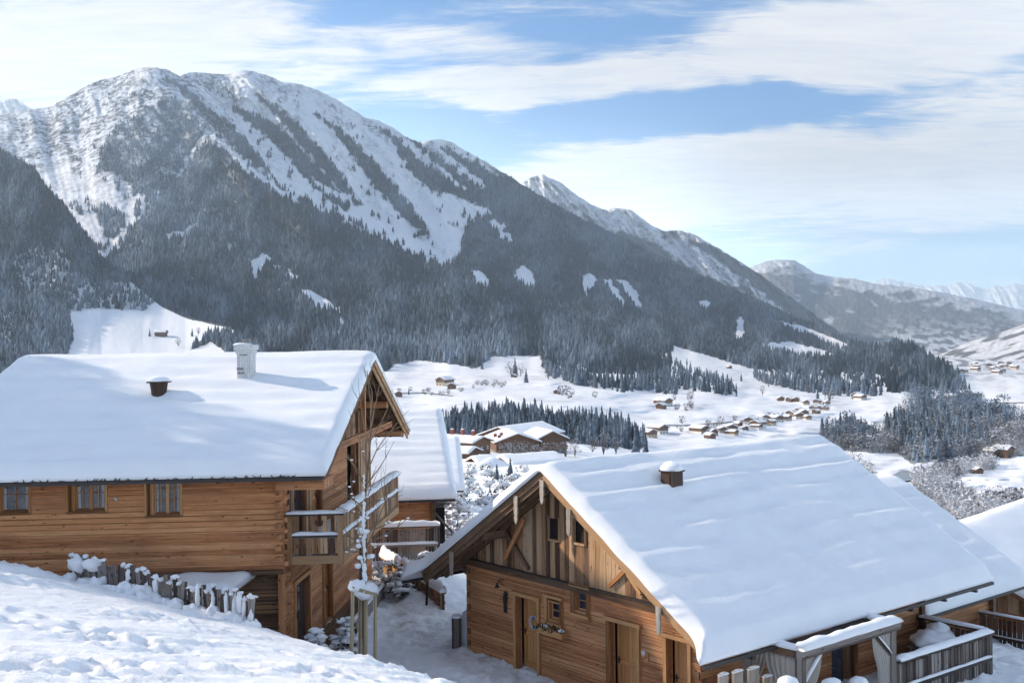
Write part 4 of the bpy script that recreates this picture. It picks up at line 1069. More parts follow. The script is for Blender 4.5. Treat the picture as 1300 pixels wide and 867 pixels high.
def rake(s_, nm='rake_board'):
    m = MB(FR); ye = -.97 if s_ < 0 else W1 + .97
    for k, (off, w, x) in enumerate(((.12, .20, -O - .03), (.30, .13, -O + .03))):
        m.beam((x, YR - s_ * 0, ZR - off + .04), (x, ye, rz(ye) - off + .04), w if False else w, .045, up=(1, 0, 0))
    return m.build(nm, M['rake'] if s_ > 0 else M['beam'], rc)
rake(-1); rake(1)
# carved board ends hanging from the purlins
for (px_, py0, py1) in ((688, 609, 640), (655, 629, 665), (722, 646, 681), (573, 700, 731), (836, 770, 806)):
    a = hitR(px_, py0, 0, -O - .07); b = hitR(px_, py1, 0, -O - .07); m = MB(FR); w = .075
    zt, zb = a[2], b[2]; y = (a[1] + b[1]) / 2; prof = [(1, 0), (1, .25), (.8, .33), (1, .42), (1, .62), (.75, .70), (.95, .80), (.55, .93), (0, 1)]
    pts = []; L_ = [(y - w * k, zt + (zb - zt) * f) for k, f in prof] + [(y + w * k, zt + (zb - zt) * f) for k, f in prof[-2::-1]]
    for xx in (-O - .09, -O - .05): pts += [(xx, p[0], p[1]) for p in L_]
    n_ = len(L_); m.poly(pts, [tuple(range(n_)), tuple(range(2 * n_ - 1, n_ - 1, -1))] + [(k, (k + 1) % n_, n_ + (k + 1) % n_, n_ + k) for k in range(n_)], (0, 0, 1))
    m.build('purlin_end_board', M['pale_wood'], rc)
# snow blanket; its lip creeps forward at the lower corners
def lip(y):
    d = np.minimum(np.abs(y + 1.2), np.abs(y - (W1 + 1.35)))
    return .06 + .5 * np.exp(-(d / .36) ** 2)
o = MB(FR); roof_snow(o, -O - .05, 11.15, -1.40, W1 + 1.28, YR, ZR, PIT, thick=.18, seed=11, wave=.072, wl=.78, upper=5.2, lipf=lip, step=.12, bulge=.07)
o.build('roof_snow', M['snow'], rc, smooth=True)
o = MB(FR); o.box(-O - .5, 11.15, W1 + 1.27, W1 + 1.35, rz(W1 + 1.3) - .09, rz(W1 + 1.3) - .01, (1, 0, 0)); o.build('gutter', M['roofing'], rc); o = MB(FR); o.box(-O - .5, 11.15, -1.42, -1.36, rz(-1.4) - .06, rz(-1.4) + .02, (1, 0, 0))
o.build('gutter', M['roofing'], rc)
for k in range(7):
    m = MB(FR); x = .2 + k * 1.65; m.box(x, x + .10, W1 + 1.20, W1 + 1.37, rz(W1 + 1.3) - .16, rz(W1 + 1.3) - .10); m.build('gutter_bracket', M['roofing'], rc)
# roof vent
def on_slope(px, py, pitch_=PIT, yr=YR, zr=ZR, fr=FR, s_=1, th=.3):
    lo, hi = 10., 80.
    d = P(px, py, 1.0)
    for _ in range(60):
        mid = (lo + hi) / 2; l = fr.loc(d * mid); g = l[2] - (zr - pitch_ * s_ * (l[1] - yr) + th)
        if g > 0: lo = mid
        else: hi = mid
    return fr.loc(d * mid)
v = on_slope(853, 617)
m = MB(FR); a = v; m.box(a[0] - .21, a[0] + .21, a[1] - .21, a[1] + .21, a[2] - .35, a[2] + .42); m.box(a[0] - .25, a[0] + .25, a[1] - .25, a[1] + .25, a[2] + .40, a[2] + .44); m.box(a[0] - .235, a[0] - .20, a[1] - .13, a[1] + .13, a[2] + .08, a[2] + .34)
vt = m.build('roof_vent', M['vent'], rc)
m = MB(FR); m.blob((a[0], a[1], a[2] + .47), .31, .31, .20, 3, 16, 10, flat=a[2] + .43, rough=.14); m.build('snow_cap', M['snow_cap'], vt, smooth=True)
# doors and windows of the gable wall
def casing(q, w=.10, x=-.05, head=.16, name='door_frame'):
    m = MB(FR); m.box(x - .03, .12, q[0] - w, q[0], q[2], q[3] + .02, (0, 0, 1)); m.box(x - .03, .12, q[1], q[1] + w, q[2], q[3] + .02, (0, 0, 1)); m.box(x - .07, .12, q[0] - head, q[1] + head, q[3] + .02, q[3] + .12, (0, 1, 0))
    return m.build(name, M['trim'], rc)
for q, hs, nm in ((D1, -1, 'round wreath door'), (D2, -1, ''), (D3, -1, '')):
    casing(q); d = plank_door(rc, FR, 'y', 0, -1, q[0], q[1], q[2] + .03, q[3], .24, hside=hs)
    if q is D1: dd1 = d
for q in (WA, WB):
    m = MB(FR); m.box(-.09, .02, q[0] - .09, q[0], q[2] - .04, q[3] + .08, (0, 0, 1)); m.box(-.09, .02, q[1], q[1] + .09, q[2] - .04, q[3] + .08, (0, 0, 1)); m.box(-.12, .02, q[0] - .13, q[1] + .13, q[3] + .08, q[3] + .16, (0, 1, 0)); m.box(-.12, .02, q[0] - .1, q[1] + .1, q[2] - .12, q[2] - .04, (0, 1, 0))
    m.build('window_casing', M['trim'], rc); window(rc, FR, 'y', 0, -1, q[0], q[1], q[2], q[3], 1, 2, depth=.08, fw=.04)
for k, (x, z0) in enumerate(((T1, 0),)):
    pass
# side wall: dark doorway, small window
window(rc, FR, 'x', W1, 1, 2.55, 3.35, 1.25, 2.1, 1, 1, depth=.08)
plank_door(rc, FR, 'x', W1, 1, 5.75, 6.35, .03, 2.3, .12, name='glazed_door', mat='log_dark'); m = MB(FR); m.box(5.15, 5.75, W1 - .16, W1 - .11, .05, 2.3, (0, 0, 1)); m.build('patio_door_glass', M['glass'], rc)

# ---- things on and beside the gable wall
a = hitR(641, 762, 0, -.08)
t = thing('hanging_lantern', 'black iron lantern hanging beside the left door of the right chalet', 'lantern', FR.w(a))
m = MB(FR); z = a[2]; y = a[1]
m.tube([(0, y - .12, z + .55), (-.16, y - .12, z + .60), (-.28, y - .10, z + .5)], .014, 6); m.tube([(0, y - .12, z + .38), (-.2, y - .11, z + .55)], .010, 5); m.build('bracket', M['iron'], t)
m = MB(FR); m.tube([(-.28, y - .10, z + .52), (-.28, y - .10, z + .46), (-.28, y - .1, z + .39), (-.28, y - .1, z + .37)], [.015, .035, .08, .03], 8); m.build('lamp_shade', M['iron'], t)
t = thing('wall_ornament', 'long dark carved ornament hung on the log wall under the lantern', 'ornament', FR.w(a))
m = MB(FR); m.tube([(-.06, y, z + .28), (-.07, y, z + .2), (-.08, y, z + .05), (-.08, y, z - .15), (-.07, y, z - .3), (-.06, y, z - .36)], [.015, .05, .065, .045, .055, .015], 8); m.build('carving', M['iron'], t)
t = thing('door_wreath', 'pale twig wreath hanging on the leftmost door of the right chalet', 'wreath', FR.w((.1, (D1[0] + D1[1]) / 2, 1.35)))
m = MB(FR); yc = (D1[0] + D1[1]) / 2 + .05
for k in range(22):
    a1 = k * 6.283 / 22; a2 = a1 + .5
    m.tube([(.19, yc + .15 * math.cos(a1), 1.38 + .15 * math.sin(a1)), (.16, yc + .19 * math.cos((a1 + a2) / 2), 1.38 + .19 * math.sin((a1 + a2) / 2)), (.20, yc + .15 * math.cos(a2), 1.38 + .15 * math.sin(a2))], .022, 5)
m.build('twig_ring', M['pale_ornament'], t)
m = MB(FR); m.blob((.17, yc, 1.24), .03, .05, .06, 2); m.blob((.17, yc, 1.52), .03, .05, .05, 3); m.build('bow', M['blue_ornament'], t)
yb0, yb1, zb = WA[0] - .12, WA[1] + .35, WA[2] - .12
t = thing('flower_box', 'wall-hung flower box with dark evergreen sprigs below the small window', 'flower box', FR.w((-.2, yb0, zb)))
m = MB(FR); m.box(-.33, -.125, yb0, yb1, zb - .20, zb - .02, (0, 1, 0)); m.build('trough', M['trim'], t)
m = MB(FR); rr = random.Random(4)
for k in range(70):
    p = (rr.uniform(-.36, -.12), rr.uniform(yb0 - .02, yb1 + .04), zb - .03); q = (p[0] + rr.uniform(-.16, .05), p[1] + rr.uniform(-.12, .12), p[2] + rr.uniform(-.10, .16)); m.beam(p, q, .03, .02, taper=.2)
m.build('evergreen_sprigs', M['green'], t)
m = MB(FR); m.blob((-.24, yb1 - .1, zb - .02), .09, .1, .06, 5); m.blob((-.24, yb0 + .2, zb - .0), .07, .12, .04, 6); m.build('snow', M['snow_cap'], t, smooth=True)
yy = D2[1] + .33
t = thing('wall_lamp', 'small brass wall lamp to the right of the middle door', 'wall lamp', FR.w((-.03, yy, 1.45)))
m = MB(FR); m.box(-.05, -.024, yy - .05, yy + .05, 1.34, 1.54); m.tube([(-.05, yy, 1.44), (-.14, yy, 1.44), (-.16, yy, 1.5)], .012, 6); m.build('arm', M['trim'], t)
m = MB(FR); m.tube([(-.16, yy, 1.5), (-.16, yy, 1.56), (-.16, yy, 1.62)], [.03, .06, .05], 8); m.build('shade', M['pale_ornament'], t)

# ---- bollard by the corner and lamp post in the lane
c = P(580, 822, 33.2)
c[2] = float(near_z(c[0], c[1]))
t = thing('wooden_post', 'stout square wooden post beside the left corner of the right chalet', 'post', c)
m = MB(); m.box(c[0] - .14, c[0] + .14, c[1] - .14, c[1] + .14, c[2] - .3, c[2] + .9, (0, 0, 1)); m.build('post', M['grey_wood'], t, bevel=.015)
m = MB(); m.blob((c[0], c[1], c[2] + .90), .17, .17, .10, 6, flat=c[2] + .9); m.build('snow_cap', M['snow_cap'], t, smooth=True)
c2 = c + np.array([.55, .45, 0]); c2[2] = float(near_z(c2[0], c2[1]))
o = MB(); o.blob((c2[0], c2[1], c2[2] + .35), .55, .45, .75, 21, 18, 12, .12); o = o.build('snow_mound', M['snow_cap'], None, smooth=True)
tag(o, 'tall rounded pile of snow heaped against the corner of the right chalet', 'snow pile')
c = P(541, 772, 37.5); c[2] = float(near_z(c[0], c[1]))
t = thing('path_light', 'thin dark post standing alone in the snow bank left of the right chalet', 'post', c)
m = MB(); m.tube([(c[0], c[1], c[2] - .3), (c[0] + .06, c[1], c[2] + 1.0)], .045, 7); m.build('post', M['iron'], t)
m = MB(); m.tube([(c[0] + .06, c[1], c[2] + 1.0), (c[0] + .06, c[1], c[2] + 1.03), (c[0] + .06, c[1], c[2] + 1.12)], [.07, .075, .03], 8); m.build('cap', M['iron'], t)

# ---- patio frame with curtains
YC = 11.0; X0, X1 = 1.25, 4.95; HT = 2.1
t = thing('patio_canopy', 'weathered timber canopy frame with tied curtains and snow along its top beam', 'canopy', FR.w((X0, YC, 0)))
for (x, y) in ((X0, YC), (X1, YC)):
    m = MB(FR); m.box(x - .09, x + .09, y - .09, y + .09, -.3, HT - .16, (0, 0, 1)); m.build('post', M['grey_wood'], t, bevel=.01)
m = MB(FR); m.box(X0 - .11, X1 + .25, YC - .12, YC + .12, HT - .16, HT + .04, (1, 0, 0)); m.build('front_beam', M['grey_wood'], t)
m = MB(FR); m.box(X0 - .10, X0 + .10, W1 + .15, YC - .13, HT - .14, HT + .03, (0, 1, 0)); m.build('side_beam', M['beam'], t)
m = MB(FR); m.box(X1 - .10, X1 + .10, W1 + .15, YC - .13, HT - .14, HT + .03, (0, 1, 0)); m.build('side_beam', M['beam'], t)
m = MB(FR)
m.beam((X0 + .08, YC, HT - .75), (X0 + .75, YC, HT - .17), .09, .09); m.build('knee_brace', M['grey_wood'], t)
m = MB(FR); m.beam((X1 - .08, YC, HT - .75), (X1 - .75, YC, HT - .17), .09, .09); m.build('knee_brace', M['grey_wood'], t)
m = MB(FR); snow_strip(m, (X0 - .10, YC, HT + .04), (X1 + .24, YC, HT + .04), .34, .17, 2); snow_strip(m, (X0, W1 + .2, HT + .03), (X0, YC, HT + .03), .26, .12, 3)
snow_strip(m, (X1, W1 + .6, HT + .03), (X1, YC - .1, HT + .03), .26, .14, 4); m.build('beam_snow', M['snow_cap'], t, smooth=True)
m = MB(FR); snow_strip(m, (X0 + .1, YC + .05, HT - .70), (X0 + .68, YC + .05, HT - .18), .10, .07, 5, up=(-.65, 0, .76)); m.build('brace_snow', M['snow_cap'], t, smooth=True); m = MB(FR); snow_strip(m, (X1 - .70, YC + .05, HT - .18), (X1 - .12, YC + .05, HT - .70), .09, .06, 5, up=(.65, 0, .76)); m.build('brace_snow', M['snow_cap'], t, smooth=True)
def curtain(x, y, w, along, top, bot, seed, tie=.55, side=1):
    """gathered cloth: full at the top, tied in towards the post"""
    m = MB(FR); nu, nv = 34, 18; b = []
    for j in range(nv + 1):
        f = j / nv; z = top + (bot - top) * f; g = 1 - .42 * math.exp(-((f - tie) / .30) ** 2) if f < tie else .58 + .10 * (f - tie)
        for i in range(nu + 1):
            u = i / nu; a = u * w * g * side; fold = .045 * math.sin(u * 6.283 * 6 + .6 * math.sin(f * 5 + seed)) + .015 * math.sin(u * 40 + seed)
            b.append((x + a, y + fold, z) if along == 'x' else (x + fold, y + a, z))
    fc = [(j * (nu + 1) + i, j * (nu + 1) + i + 1, (j + 1) * (nu + 1) + i + 1, (j + 1) * (nu + 1) + i) for j in range(nv) for i in range(nu)]
    m.poly(b, fc, (0, 0, 1)); ob = m.build('curtain', M['fabric'], t, smooth=True); md = ob.modifiers.new('thick', 'SOLIDIFY'); md.thickness = .012; return ob
curtain(X0 + .10, YC - .02, .72, 'x', HT - .18, .1, 1); curtain(X1 - .10, YC - .02, .72, 'x', HT - .18, .1, 2, side=-1)
curtain(X0, YC - .1, .9, 'y', HT - .18, .1, 3, side=-1); curtain(X0, W1 + .25, .75, 'y', HT - .05, .1, 4)

# ---- terrace parapets of weathered boards
def plank_fence(fr, p, q, z0, h, name, label, cat='fence', group=None, mat='grey_wood', rail_every=1.6, snow=.14, seed=0, board=.17, gap=.03, lower=.45, sn2=True):
    p = np.array(p, float); q = np.array(q, float); d = q - p; Ln = np.linalg.norm(d); d /= Ln; n = np.array([-d[1], d[0]])
    T = thing(name, label, cat, fr.w((p[0], p[1], z0)), group); r = random.Random(seed)
    pt = lambda u, o_=0: (p[0] + d[0] * u + n[0] * o_, p[1] + d[1] * u + n[1] * o_)
    m = MB(fr); u = 0
    while u < Ln - .05:
        w = min(board * r.uniform(.75, 1.25), Ln - u); a = pt(u + .01); b = pt(u + w - gap)
        for s_ in (0,):
            zb = z0 + r.uniform(.02, .06); zt = z0 + h - .07 + r.uniform(-.01, .01)
            A = [(*pt(u, -.015), zb), (*pt(u + w - gap, -.015), zb), (*pt(u + w - gap, .015), zb), (*pt(u, .015), zb)]
            B = [(x, y, zt) for x, y, _ in A]
            m.poly(A + B, [(3, 2, 1, 0), (4, 5, 6, 7), (0, 1, 5, 4), (1, 2, 6, 5), (2, 3, 7, 6), (3, 0, 4, 7)], (0, 0, 1))
        u += w
    m.build('boards', M[mat], T)
    k = max(1, int(round(Ln / rail_every)))
    for i in range(k + 1):
        c_ = pt(Ln * i / k, .0); m = MB(fr); m.beam((*c_, z0 - .25), (*c_, z0 + h), .13, .13); m.build('post', M[mat], T)
    m = MB(fr); m.beam((*pt(-.08), z0 + h + .02), (*pt(Ln + .08), z0 + h + .02), .20, .06); m.build('top_rail', M[mat], T)
    m = MB(fr); m.beam((*pt(0, -.06), z0 + lower), (*pt(Ln, -.06), z0 + lower), .08, .10); m.beam((*pt(0, .06), z0 + lower), (*pt(Ln, .06), z0 + lower), .08, .10); m.build('mid_rail', M[mat], T)
    m = MB(fr); snow_strip(m, (*pt(-.08), z0 + h + .05), (*pt(Ln + .08), z0 + h + .05), .24, snow, seed)
    if sn2: snow_strip(m, (*pt(0, -.07), z0 + lower + .05), (*pt(Ln, -.07), z0 + lower + .05), .09, snow * .5, seed + 1); snow_strip(m, (*pt(0, .07), z0 + lower + .05), (*pt(Ln, .07), z0 + lower + .05), .09, snow * .5, seed + 2)
    m.build('rail_snow', M['snow_cap'], T, smooth=True); return T
plank_fence(FR, (5.2, 11.05), (9.4, 11.2), .0, 1.1, 'terrace_fence', 'grey board terrace fence right of the curtained canopy, snow on its rail', seed=31, snow=.12)
plank_fence(FR, (9.4, 9.25), (9.4, 11.05), .0, 1.15, 'terrace_fence', 'short dark cross fence running from the chalet corner post to the terrace fence', mat='beam', seed=32, snow=.07, rail_every=1.8)
m = MB(FR)
for i in range(14): m.box(T1 + .02, T1 + .20, W1 - .10, W1 + .10, i * .19, i * .19 + .175, (0, 0, 1))
m.build('corner_post', M['beam'], rc)
# snow-buried garden table with its folded parasol
c = FR.w((8.2, 10.0, .15))
t = thing('garden_table', 'garden table buried under a thick curling cushion of snow behind the terrace fence', 'table', c)
m = MB(FR); m.box(7.7, 9.2, 9.75, 10.55, .74, .80, (1, 0, 0)); m.build('tabletop', M['grey_wood'], t)
for x in (7.8, 9.1):
    for y in (9.85, 10.45): m = MB(FR); m.box(x - .04, x + .04, y - .04, y + .04, -.05, .74); m.build('leg', M['grey_wood'], t)
m = MB(FR); m.blob((8.4, 10.15, .93), .85, .46, .22, 9, 22, 12, .3, flat=.80); m.blob((8.85, 10.0, 1.08), .36, .3, .18, 12, 16, 10, .22); m.build('snow_cushion', M['snow_cap'], t, smooth=True)
# snow-laden planks and planter in the front corner of the patio
t = thing('planter_box', 'planter of grey upright boards with snow at the front edge of the patio', 'planter', FR.w((.2, 10.3, 0)))
r = random.Random(8)
for k, (px_, pt_, w) in enumerate(((918, 856, .30), (936, 852, .32), (956, 848, .36), (974, 858, .30))):
    a = hitR(px_, pt_, 1, 10.25 + .05 * (k % 2)); m = MB(FR); m.box(a[0] - w / 2, a[0] + w / 2, a[1] - .03, a[1] + .03, -.1, a[2], (0, 0, 1)); ob = m.build('board', M['pale_wood'], t)
    m = MB(FR); snow_strip(m, (a[0] - w / 2, a[1], a[2]), (a[0] + w / 2, a[1], a[2]), .10, .05, k); m.build('snow_cap', M['snow_cap'], ob, smooth=True)
# patio furniture: snow-capped chairs behind the planter
for k, (px_, py_, lab) in enumerate(((1000, 862, 'snow-covered patio stool left of the curtained canopy corner'), (1056, 864, 'snow-capped patio stool under the middle of the canopy'), (1090, 862, 'snow-capped patio stool beside the right canopy post'))):
    a = hitR(px_, py_, 1, 11.6 if k else 11.7); top = a[2]
    t = thing('patio_stool', lab, 'stool', FR.w((a[0], a[1], 0)))
    m = MB(FR); m.box(a[0] - .2, a[0] + .2, a[1] - .2, a[1] + .2, top - .14, top - .09, (1, 0, 0)); m.build('seat', M['grey_wood'], t)
    for dx in (-.16, .16):
        for dy in (-.16, .16): m = MB(FR); m.box(a[0] + dx - .02, a[0] + dx + .02, a[1] + dy - .02, a[1] + dy + .02, -.1, top - .14); m.build('leg', M['grey_wood'], t)
    m = MB(FR); m.blob((a[0], a[1], top - .07), .24, .22, .13, 30 + k, flat=top - .09); m.build('snow_cap', M['snow_cap'], t, smooth=True)

# ------------------------------------------------------------------ second and third chalets on the right
def simple_chalet(name, label, fr, x0, x1, yw, yov, yr, zr, pitch_, zw, wall_mat='log', snow_seed=1, thick=.28, ox=.7, wave=.03, wl=.7, opens_x=(), extra=None, group=None, both=True, logs=True, cat='chalet'):
    T = thing(name, label, cat, fr.w((x0, yw[0], 0)), group)
    m = MB(fr)
    if logs:
        for y, s_ in ((yw[0], -1), (yw[1], 1)): log_wall(m, 'x', y, s_, x0, x1, 0, zw, opens_x if s_ == 1 else [], seed=snow_seed)
        for x, s_ in ((x0, -1), (x1, 1)): log_wall(m, 'y', x, s_, yw[0], yw[1], 0, zw, [], seed=snow_seed + 1)
    else: m.box(x0, x1, yw[0], yw[1], 0, zw, (1, 0, 0))
    m.build('wall', M[wall_mat], T)
    g = lambda y: zr - pitch_ * abs(y - yr) - .2
    m = MB(fr)
    for x, s_ in ((x0, -1), (x1, 1)): board_wall(m, 'y', x, s_, yw[0] + .1, yw[1] - .1, zw, g, .24, [], seed=snow_seed)
    m.build('gable_boards', M['board'], T)
    m = MB(fr); gable_shell(m, x0 - ox, x1 + ox, yw[0] - yov, yw[1] + yov, yr, zr, pitch_, .12); m.build('roof', M['beam'], T)
    m = MB(fr)
    for x in (x0 - ox - .03, x1 + ox + .03):
        for ye in (yw[0] - yov, yw[1] + yov): m.beam((x, yr, zr - .06), (x, ye, zr - pitch_ * abs(ye - yr) - .06), .22, .04, up=(1, 0, 0))
    m.build('rake_board', M['rake'], T)
    m = MB(fr)
    for y in (yr, yw[0], yw[1]): m.box(x0 - ox + .05, x0, y - .09, y + .09, zr - pitch_ * abs(y - yr) - .38, zr - pitch_ * abs(y - yr) - .16, (1, 0, 0)); m.box(x1, x1 + ox - .05, y - .09, y + .09, zr - pitch_ * abs(y - yr) - .38, zr - pitch_ * abs(y - yr) - .16, (1, 0, 0))
    m.build('purlin_ends', M['beam'], T)
    m = MB(fr); roof_snow(m, x0 - ox - .05, x1 + ox + .05, yw[0] - yov - .3, yw[1] + yov + .3, yr, zr, pitch_, thick=thick, seed=snow_seed, wave=wave, wl=wl, step=.2, bulge=.06); m.build('roof_snow', M['snow'], T, smooth=True)
    for ye in (yw[0] - yov - .28, yw[1] + yov + .28): m = MB(fr); m.box(x0 - ox, x1 + ox, ye - .05, ye + .03, zr - pitch_ * abs(ye - yr) - .10, zr - pitch_ * abs(ye - yr) - .0, (1, 0, 0)); m.build('gutter', M['roofing'], T)
    return T
F2 = Frame((-1.41, 33, -11.0), (.775, .632, 0), (.632, -.775, 0))
c2_ = simple_chalet('chalet', 'smaller log chalet whose snowy roof shows just behind the right edge of the big roof', F2, 12.1, 17.2, (-1.2, 7.15), .75, 3.08, 5.45, .60, 2.52, snow_seed=41, wave=.05, wl=.8, opens_x=[(13.2, 14.0, .9, 1.8)])
window(c2_, F2, 'x', 7.15, 1, 13.2, 14.0, .9, 1.8, 2, 2)
m = MB(F2)
for i in range(13): m.box(17.1, 17.3, 7.1, 7.34, i * .19, i * .19 + .175, (0, 0, 1))
m.build('corner_post', M['beam'], c2_)
plank_fence(F2, (11.9, 11.1), (16.5, 11.3), .35, 1.15, 'terrace_fence', 'grey board terrace fence at the right picture edge below the smaller chalet', seed=33, snow=.13)
plank_fence(F2, (16.4, 7.3), (16.4, 11.2), .35, 1.15, 'terrace_fence', 'dark cross fence between the smaller chalet and its terrace fence', mat='beam', seed=34, snow=.05)
F3 = Frame(P(1190, 690, 44) * np.array([1, 1, 0]) + np.array([0, 0, -13.35]), (.66, .75, 0), (.75, -.66, 0))
simple_chalet('chalet', 'farthest right chalet, its bright snowy roof cut off by the picture edge', F3, 0, 14, (-4.2, 4.2), .9, 0, 5.1, .46, 2.7, snow_seed=47, thick=.34, wave=.008)
# snow-covered row of logs along the terrace foot, lower right corner
t = thing('log_pile', 'snow-covered stack of logs below the terrace fence in the lower right corner', 'log pile', FR.w((10, 12.4, -.8)))
for k in range(6):
    m = MB(FR); x = 9.7 + k * .0; yy = 12.2 + .26 * (k % 3); zz = -.55 + .24 * (k // 3); m.tube([(9.7, yy, zz), (13.2, yy + .1, zz - .1)], .12, 9); m.build('log', M['bark'], t)
m = MB(FR); snow_strip(m, (9.7, 12.45, -.22), (13.2, 12.55, -.32), .72, .30, 7); m.build('snow', M['snow_cap'], t, smooth=True)
# ------------------------------------------------------------------ the left chalet
_a3, _b3 = R(4), R(4.6)
ZL = -8.95
FL = Frame((P(360, 700, 30)[0], 30, ZL), (math.cos(_b3), math.sin(_b3), 0), (math.sin(_a3), math.cos(_a3), 0))
lc = thing('chalet', 'long golden log chalet on the left with a snowy roof, brick chimney and side balcony', 'chalet', FL.w((0, 0, 0)))
LYR = 6.0; LZR = 8.36; LP = .425; LW = 12.0; LX0 = -9.0
lz = lambda y: LZR - LP * abs(y - LYR)
ZU = -6.17 - ZL                       # underside of the overhanging upper storey
def spanL(px0, px1, py0, py1, axis=1, val=0.0, other=0):
    a = FL.hit(px0, (py0 + py1) / 2, axis, val); b = FL.hit(px1, (py0 + py1) / 2, axis, val); m = (px0 + px1) / 2
    return [a[other], b[other], FL.hit(m, py1, axis, val)[2], FL.hit(m, py0, axis, val)[2]]
R1 = spanL(-4, 40, 622, 655); R2 = spanL(84, 137, 620, 653); R3 = spanL(184, 232, 610, 654)
for q in (R1, R2, R3): q[2] = ZU + .15 * round((q[2] - ZU) / .15); q[3] = ZU + 2.7
topz = ZU + 2.7
o = MB(FL)
log_wall(o, 'x', 0, -1, LX0, 0, ZU, topz, [(q[0], q[1], q[2], q[3]) for q in (R1, R2, R3)], seed=11)
o.build('upper_log_wall', M['log_left'], lc)
o = MB(FL); o.box(LX0, .0, -.06, .12, ZU - .12, ZU - .002, (1, 0, 0)); o.build('storey_beam', M['beam'], lc)
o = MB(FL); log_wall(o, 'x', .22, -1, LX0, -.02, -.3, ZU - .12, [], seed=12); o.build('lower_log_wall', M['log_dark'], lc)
GO = [(1.0, 2.6, .1, 2.1), (4.3, 5.4, .1, 2.1), (.9, 2.3, 3.25, 5.2), (2.9, 4.1, 3.25, 5.2), (7.9, 9.3, 3.25, 5.9)]
o = MB(FL); log_wall(o, 'y', 0, 1, .02, LW, -.3, topz + .05, GO, seed=13); log_wall(o, 'y', LX0, -1, 0, LW, -.3, topz, [], seed=14); log_wall(o, 'x', LW, 1, LX0, 0, -.3, topz, [], seed=15)
o.build('gable_log_wall', M['log'], lc)
o = MB(FL); board_wall(o, 'y', .02, 1, .3, LW - .3, topz + .06, lambda y: lz(y) - .2, .24, [(4.6, 5.3, 6.2, 7.0), (6.5, 7.4, 5.9, 7.0)], seed=16); board_wall(o, 'y', LX0, -1, .3, LW - .3, topz, lambda y: lz(y) - .2, .24, [], seed=17)
o.build('gable_boards', M['board'], lc)
o = MB(FL); o.box(LX0 + .2, -.25, .45, LW - .2, -.2, topz - .05); o.poly([(-.15, .4, topz - .1), (-.15, LW - .4, topz - .1), (-.15, LYR, LZR - .4)], [(0, 1, 2)]); o.build('interior', M['dark'], lc)
o = MB(FL)                              # crossing log ends at the near corner
for i in range(36):
    z = -.3 + i * .15
    if z > topz - .1: break
    if i % 2: o.box(.02, .12, -.0 if z > ZU else .22, .16 if z > ZU else .38, z + .01, z + .14, (1, 0, 0))
    else: o.box(-.16, 0, -.22 if z > ZU else .0, -.02 if z > ZU else .2, z + .01, z + .14, (0, 1, 0))
o.build('log_ends', M['log'], lc)
# windows in deep reveals
for q, cols, rows, sash, lab in ((R1, 2, 2, 1, None), (R2, 2, 2, 2, None), (R3, 2, 3, 2, None)):
    m = MB(FL); dp = .22
    m.box(q[0], q[0] + .05, -.04, dp, q[2], q[3], (0, 0, 1)); m.box(q[1] - .05, q[1], -.04, dp, q[2], q[3], (0, 0, 1)); m.box(q[0], q[1], -.05, dp, q[2] - .02, q[2] + .03, (1, 0, 0)); m.box(q[0], q[1], -.02, dp, q[3] - .04, q[3], (1, 0, 0))
    m.build('window_reveal', M['trim'], lc)
    x0 = q[0] + .05 + (.13 if q is not R1 else .0)
    window(lc, FL, 'x', .06, -1, x0, q[1] - .05, q[2] + .03, q[3] - .04, cols, rows, sash, depth=.04, fw=.035, curtain=True)
    if q is not R1: m = MB(FL); m.box(q[0] + .09, x0, .10, .16, q[2] + .03, q[3] - .08, (0, 0, 1)); m.build('side_panel', M['trim'], lc)
# openings of the gable side
for (y0, y1, z0, z1), nm in ((GO[0], 'door'), (GO[1], 'door'), (GO[2], 'balcony_door'), (GO[3], 'balcony_door')):
    m = MB(FL); m.box(-.1, .06, y0 - .1, y0, z0, z1 + .1, (0, 0, 1)); m.box(-.1, .06, y1, y1 + .1, z0, z1 + .1, (0, 0, 1)); m.box(-.1, .07, y0 - .12, y1 + .12, z1 + .02, z1 + .14, (0, 1, 0)); m.build('door_frame', M['trim'], lc)
    plank_door(lc, FL, 'y', 0, 1, y0, (y0 + y1) / 2 if y1 - y0 > 1.2 else y1, z0, z1, .12, name=nm)
    if y1 - y0 > 1.2: m = MB(FL); m.box(-.16, -.11, (y0 + y1) / 2, y1, z0, z1, (0, 0, 1)); m.build('glass_panel', M['glass'], lc)
# pale upright boards between the openings
m = MB(FL); board_wall(m, 'y', .06, 1, .35, 2.9, ZU + .3, lambda y: topz - .1, .2, [(.9, 2.3, ZU, topz)], seed=18, gap=.05); m.build('cladding_boards', M['board'], lc); m = MB(FL); board_wall(m, 'y', .08, 1, 9.4, 11.6, ZU + .3, lambda y: lz(y) - .5, .3, [], seed=19); m.build('cladding_boards', M['board'], lc)
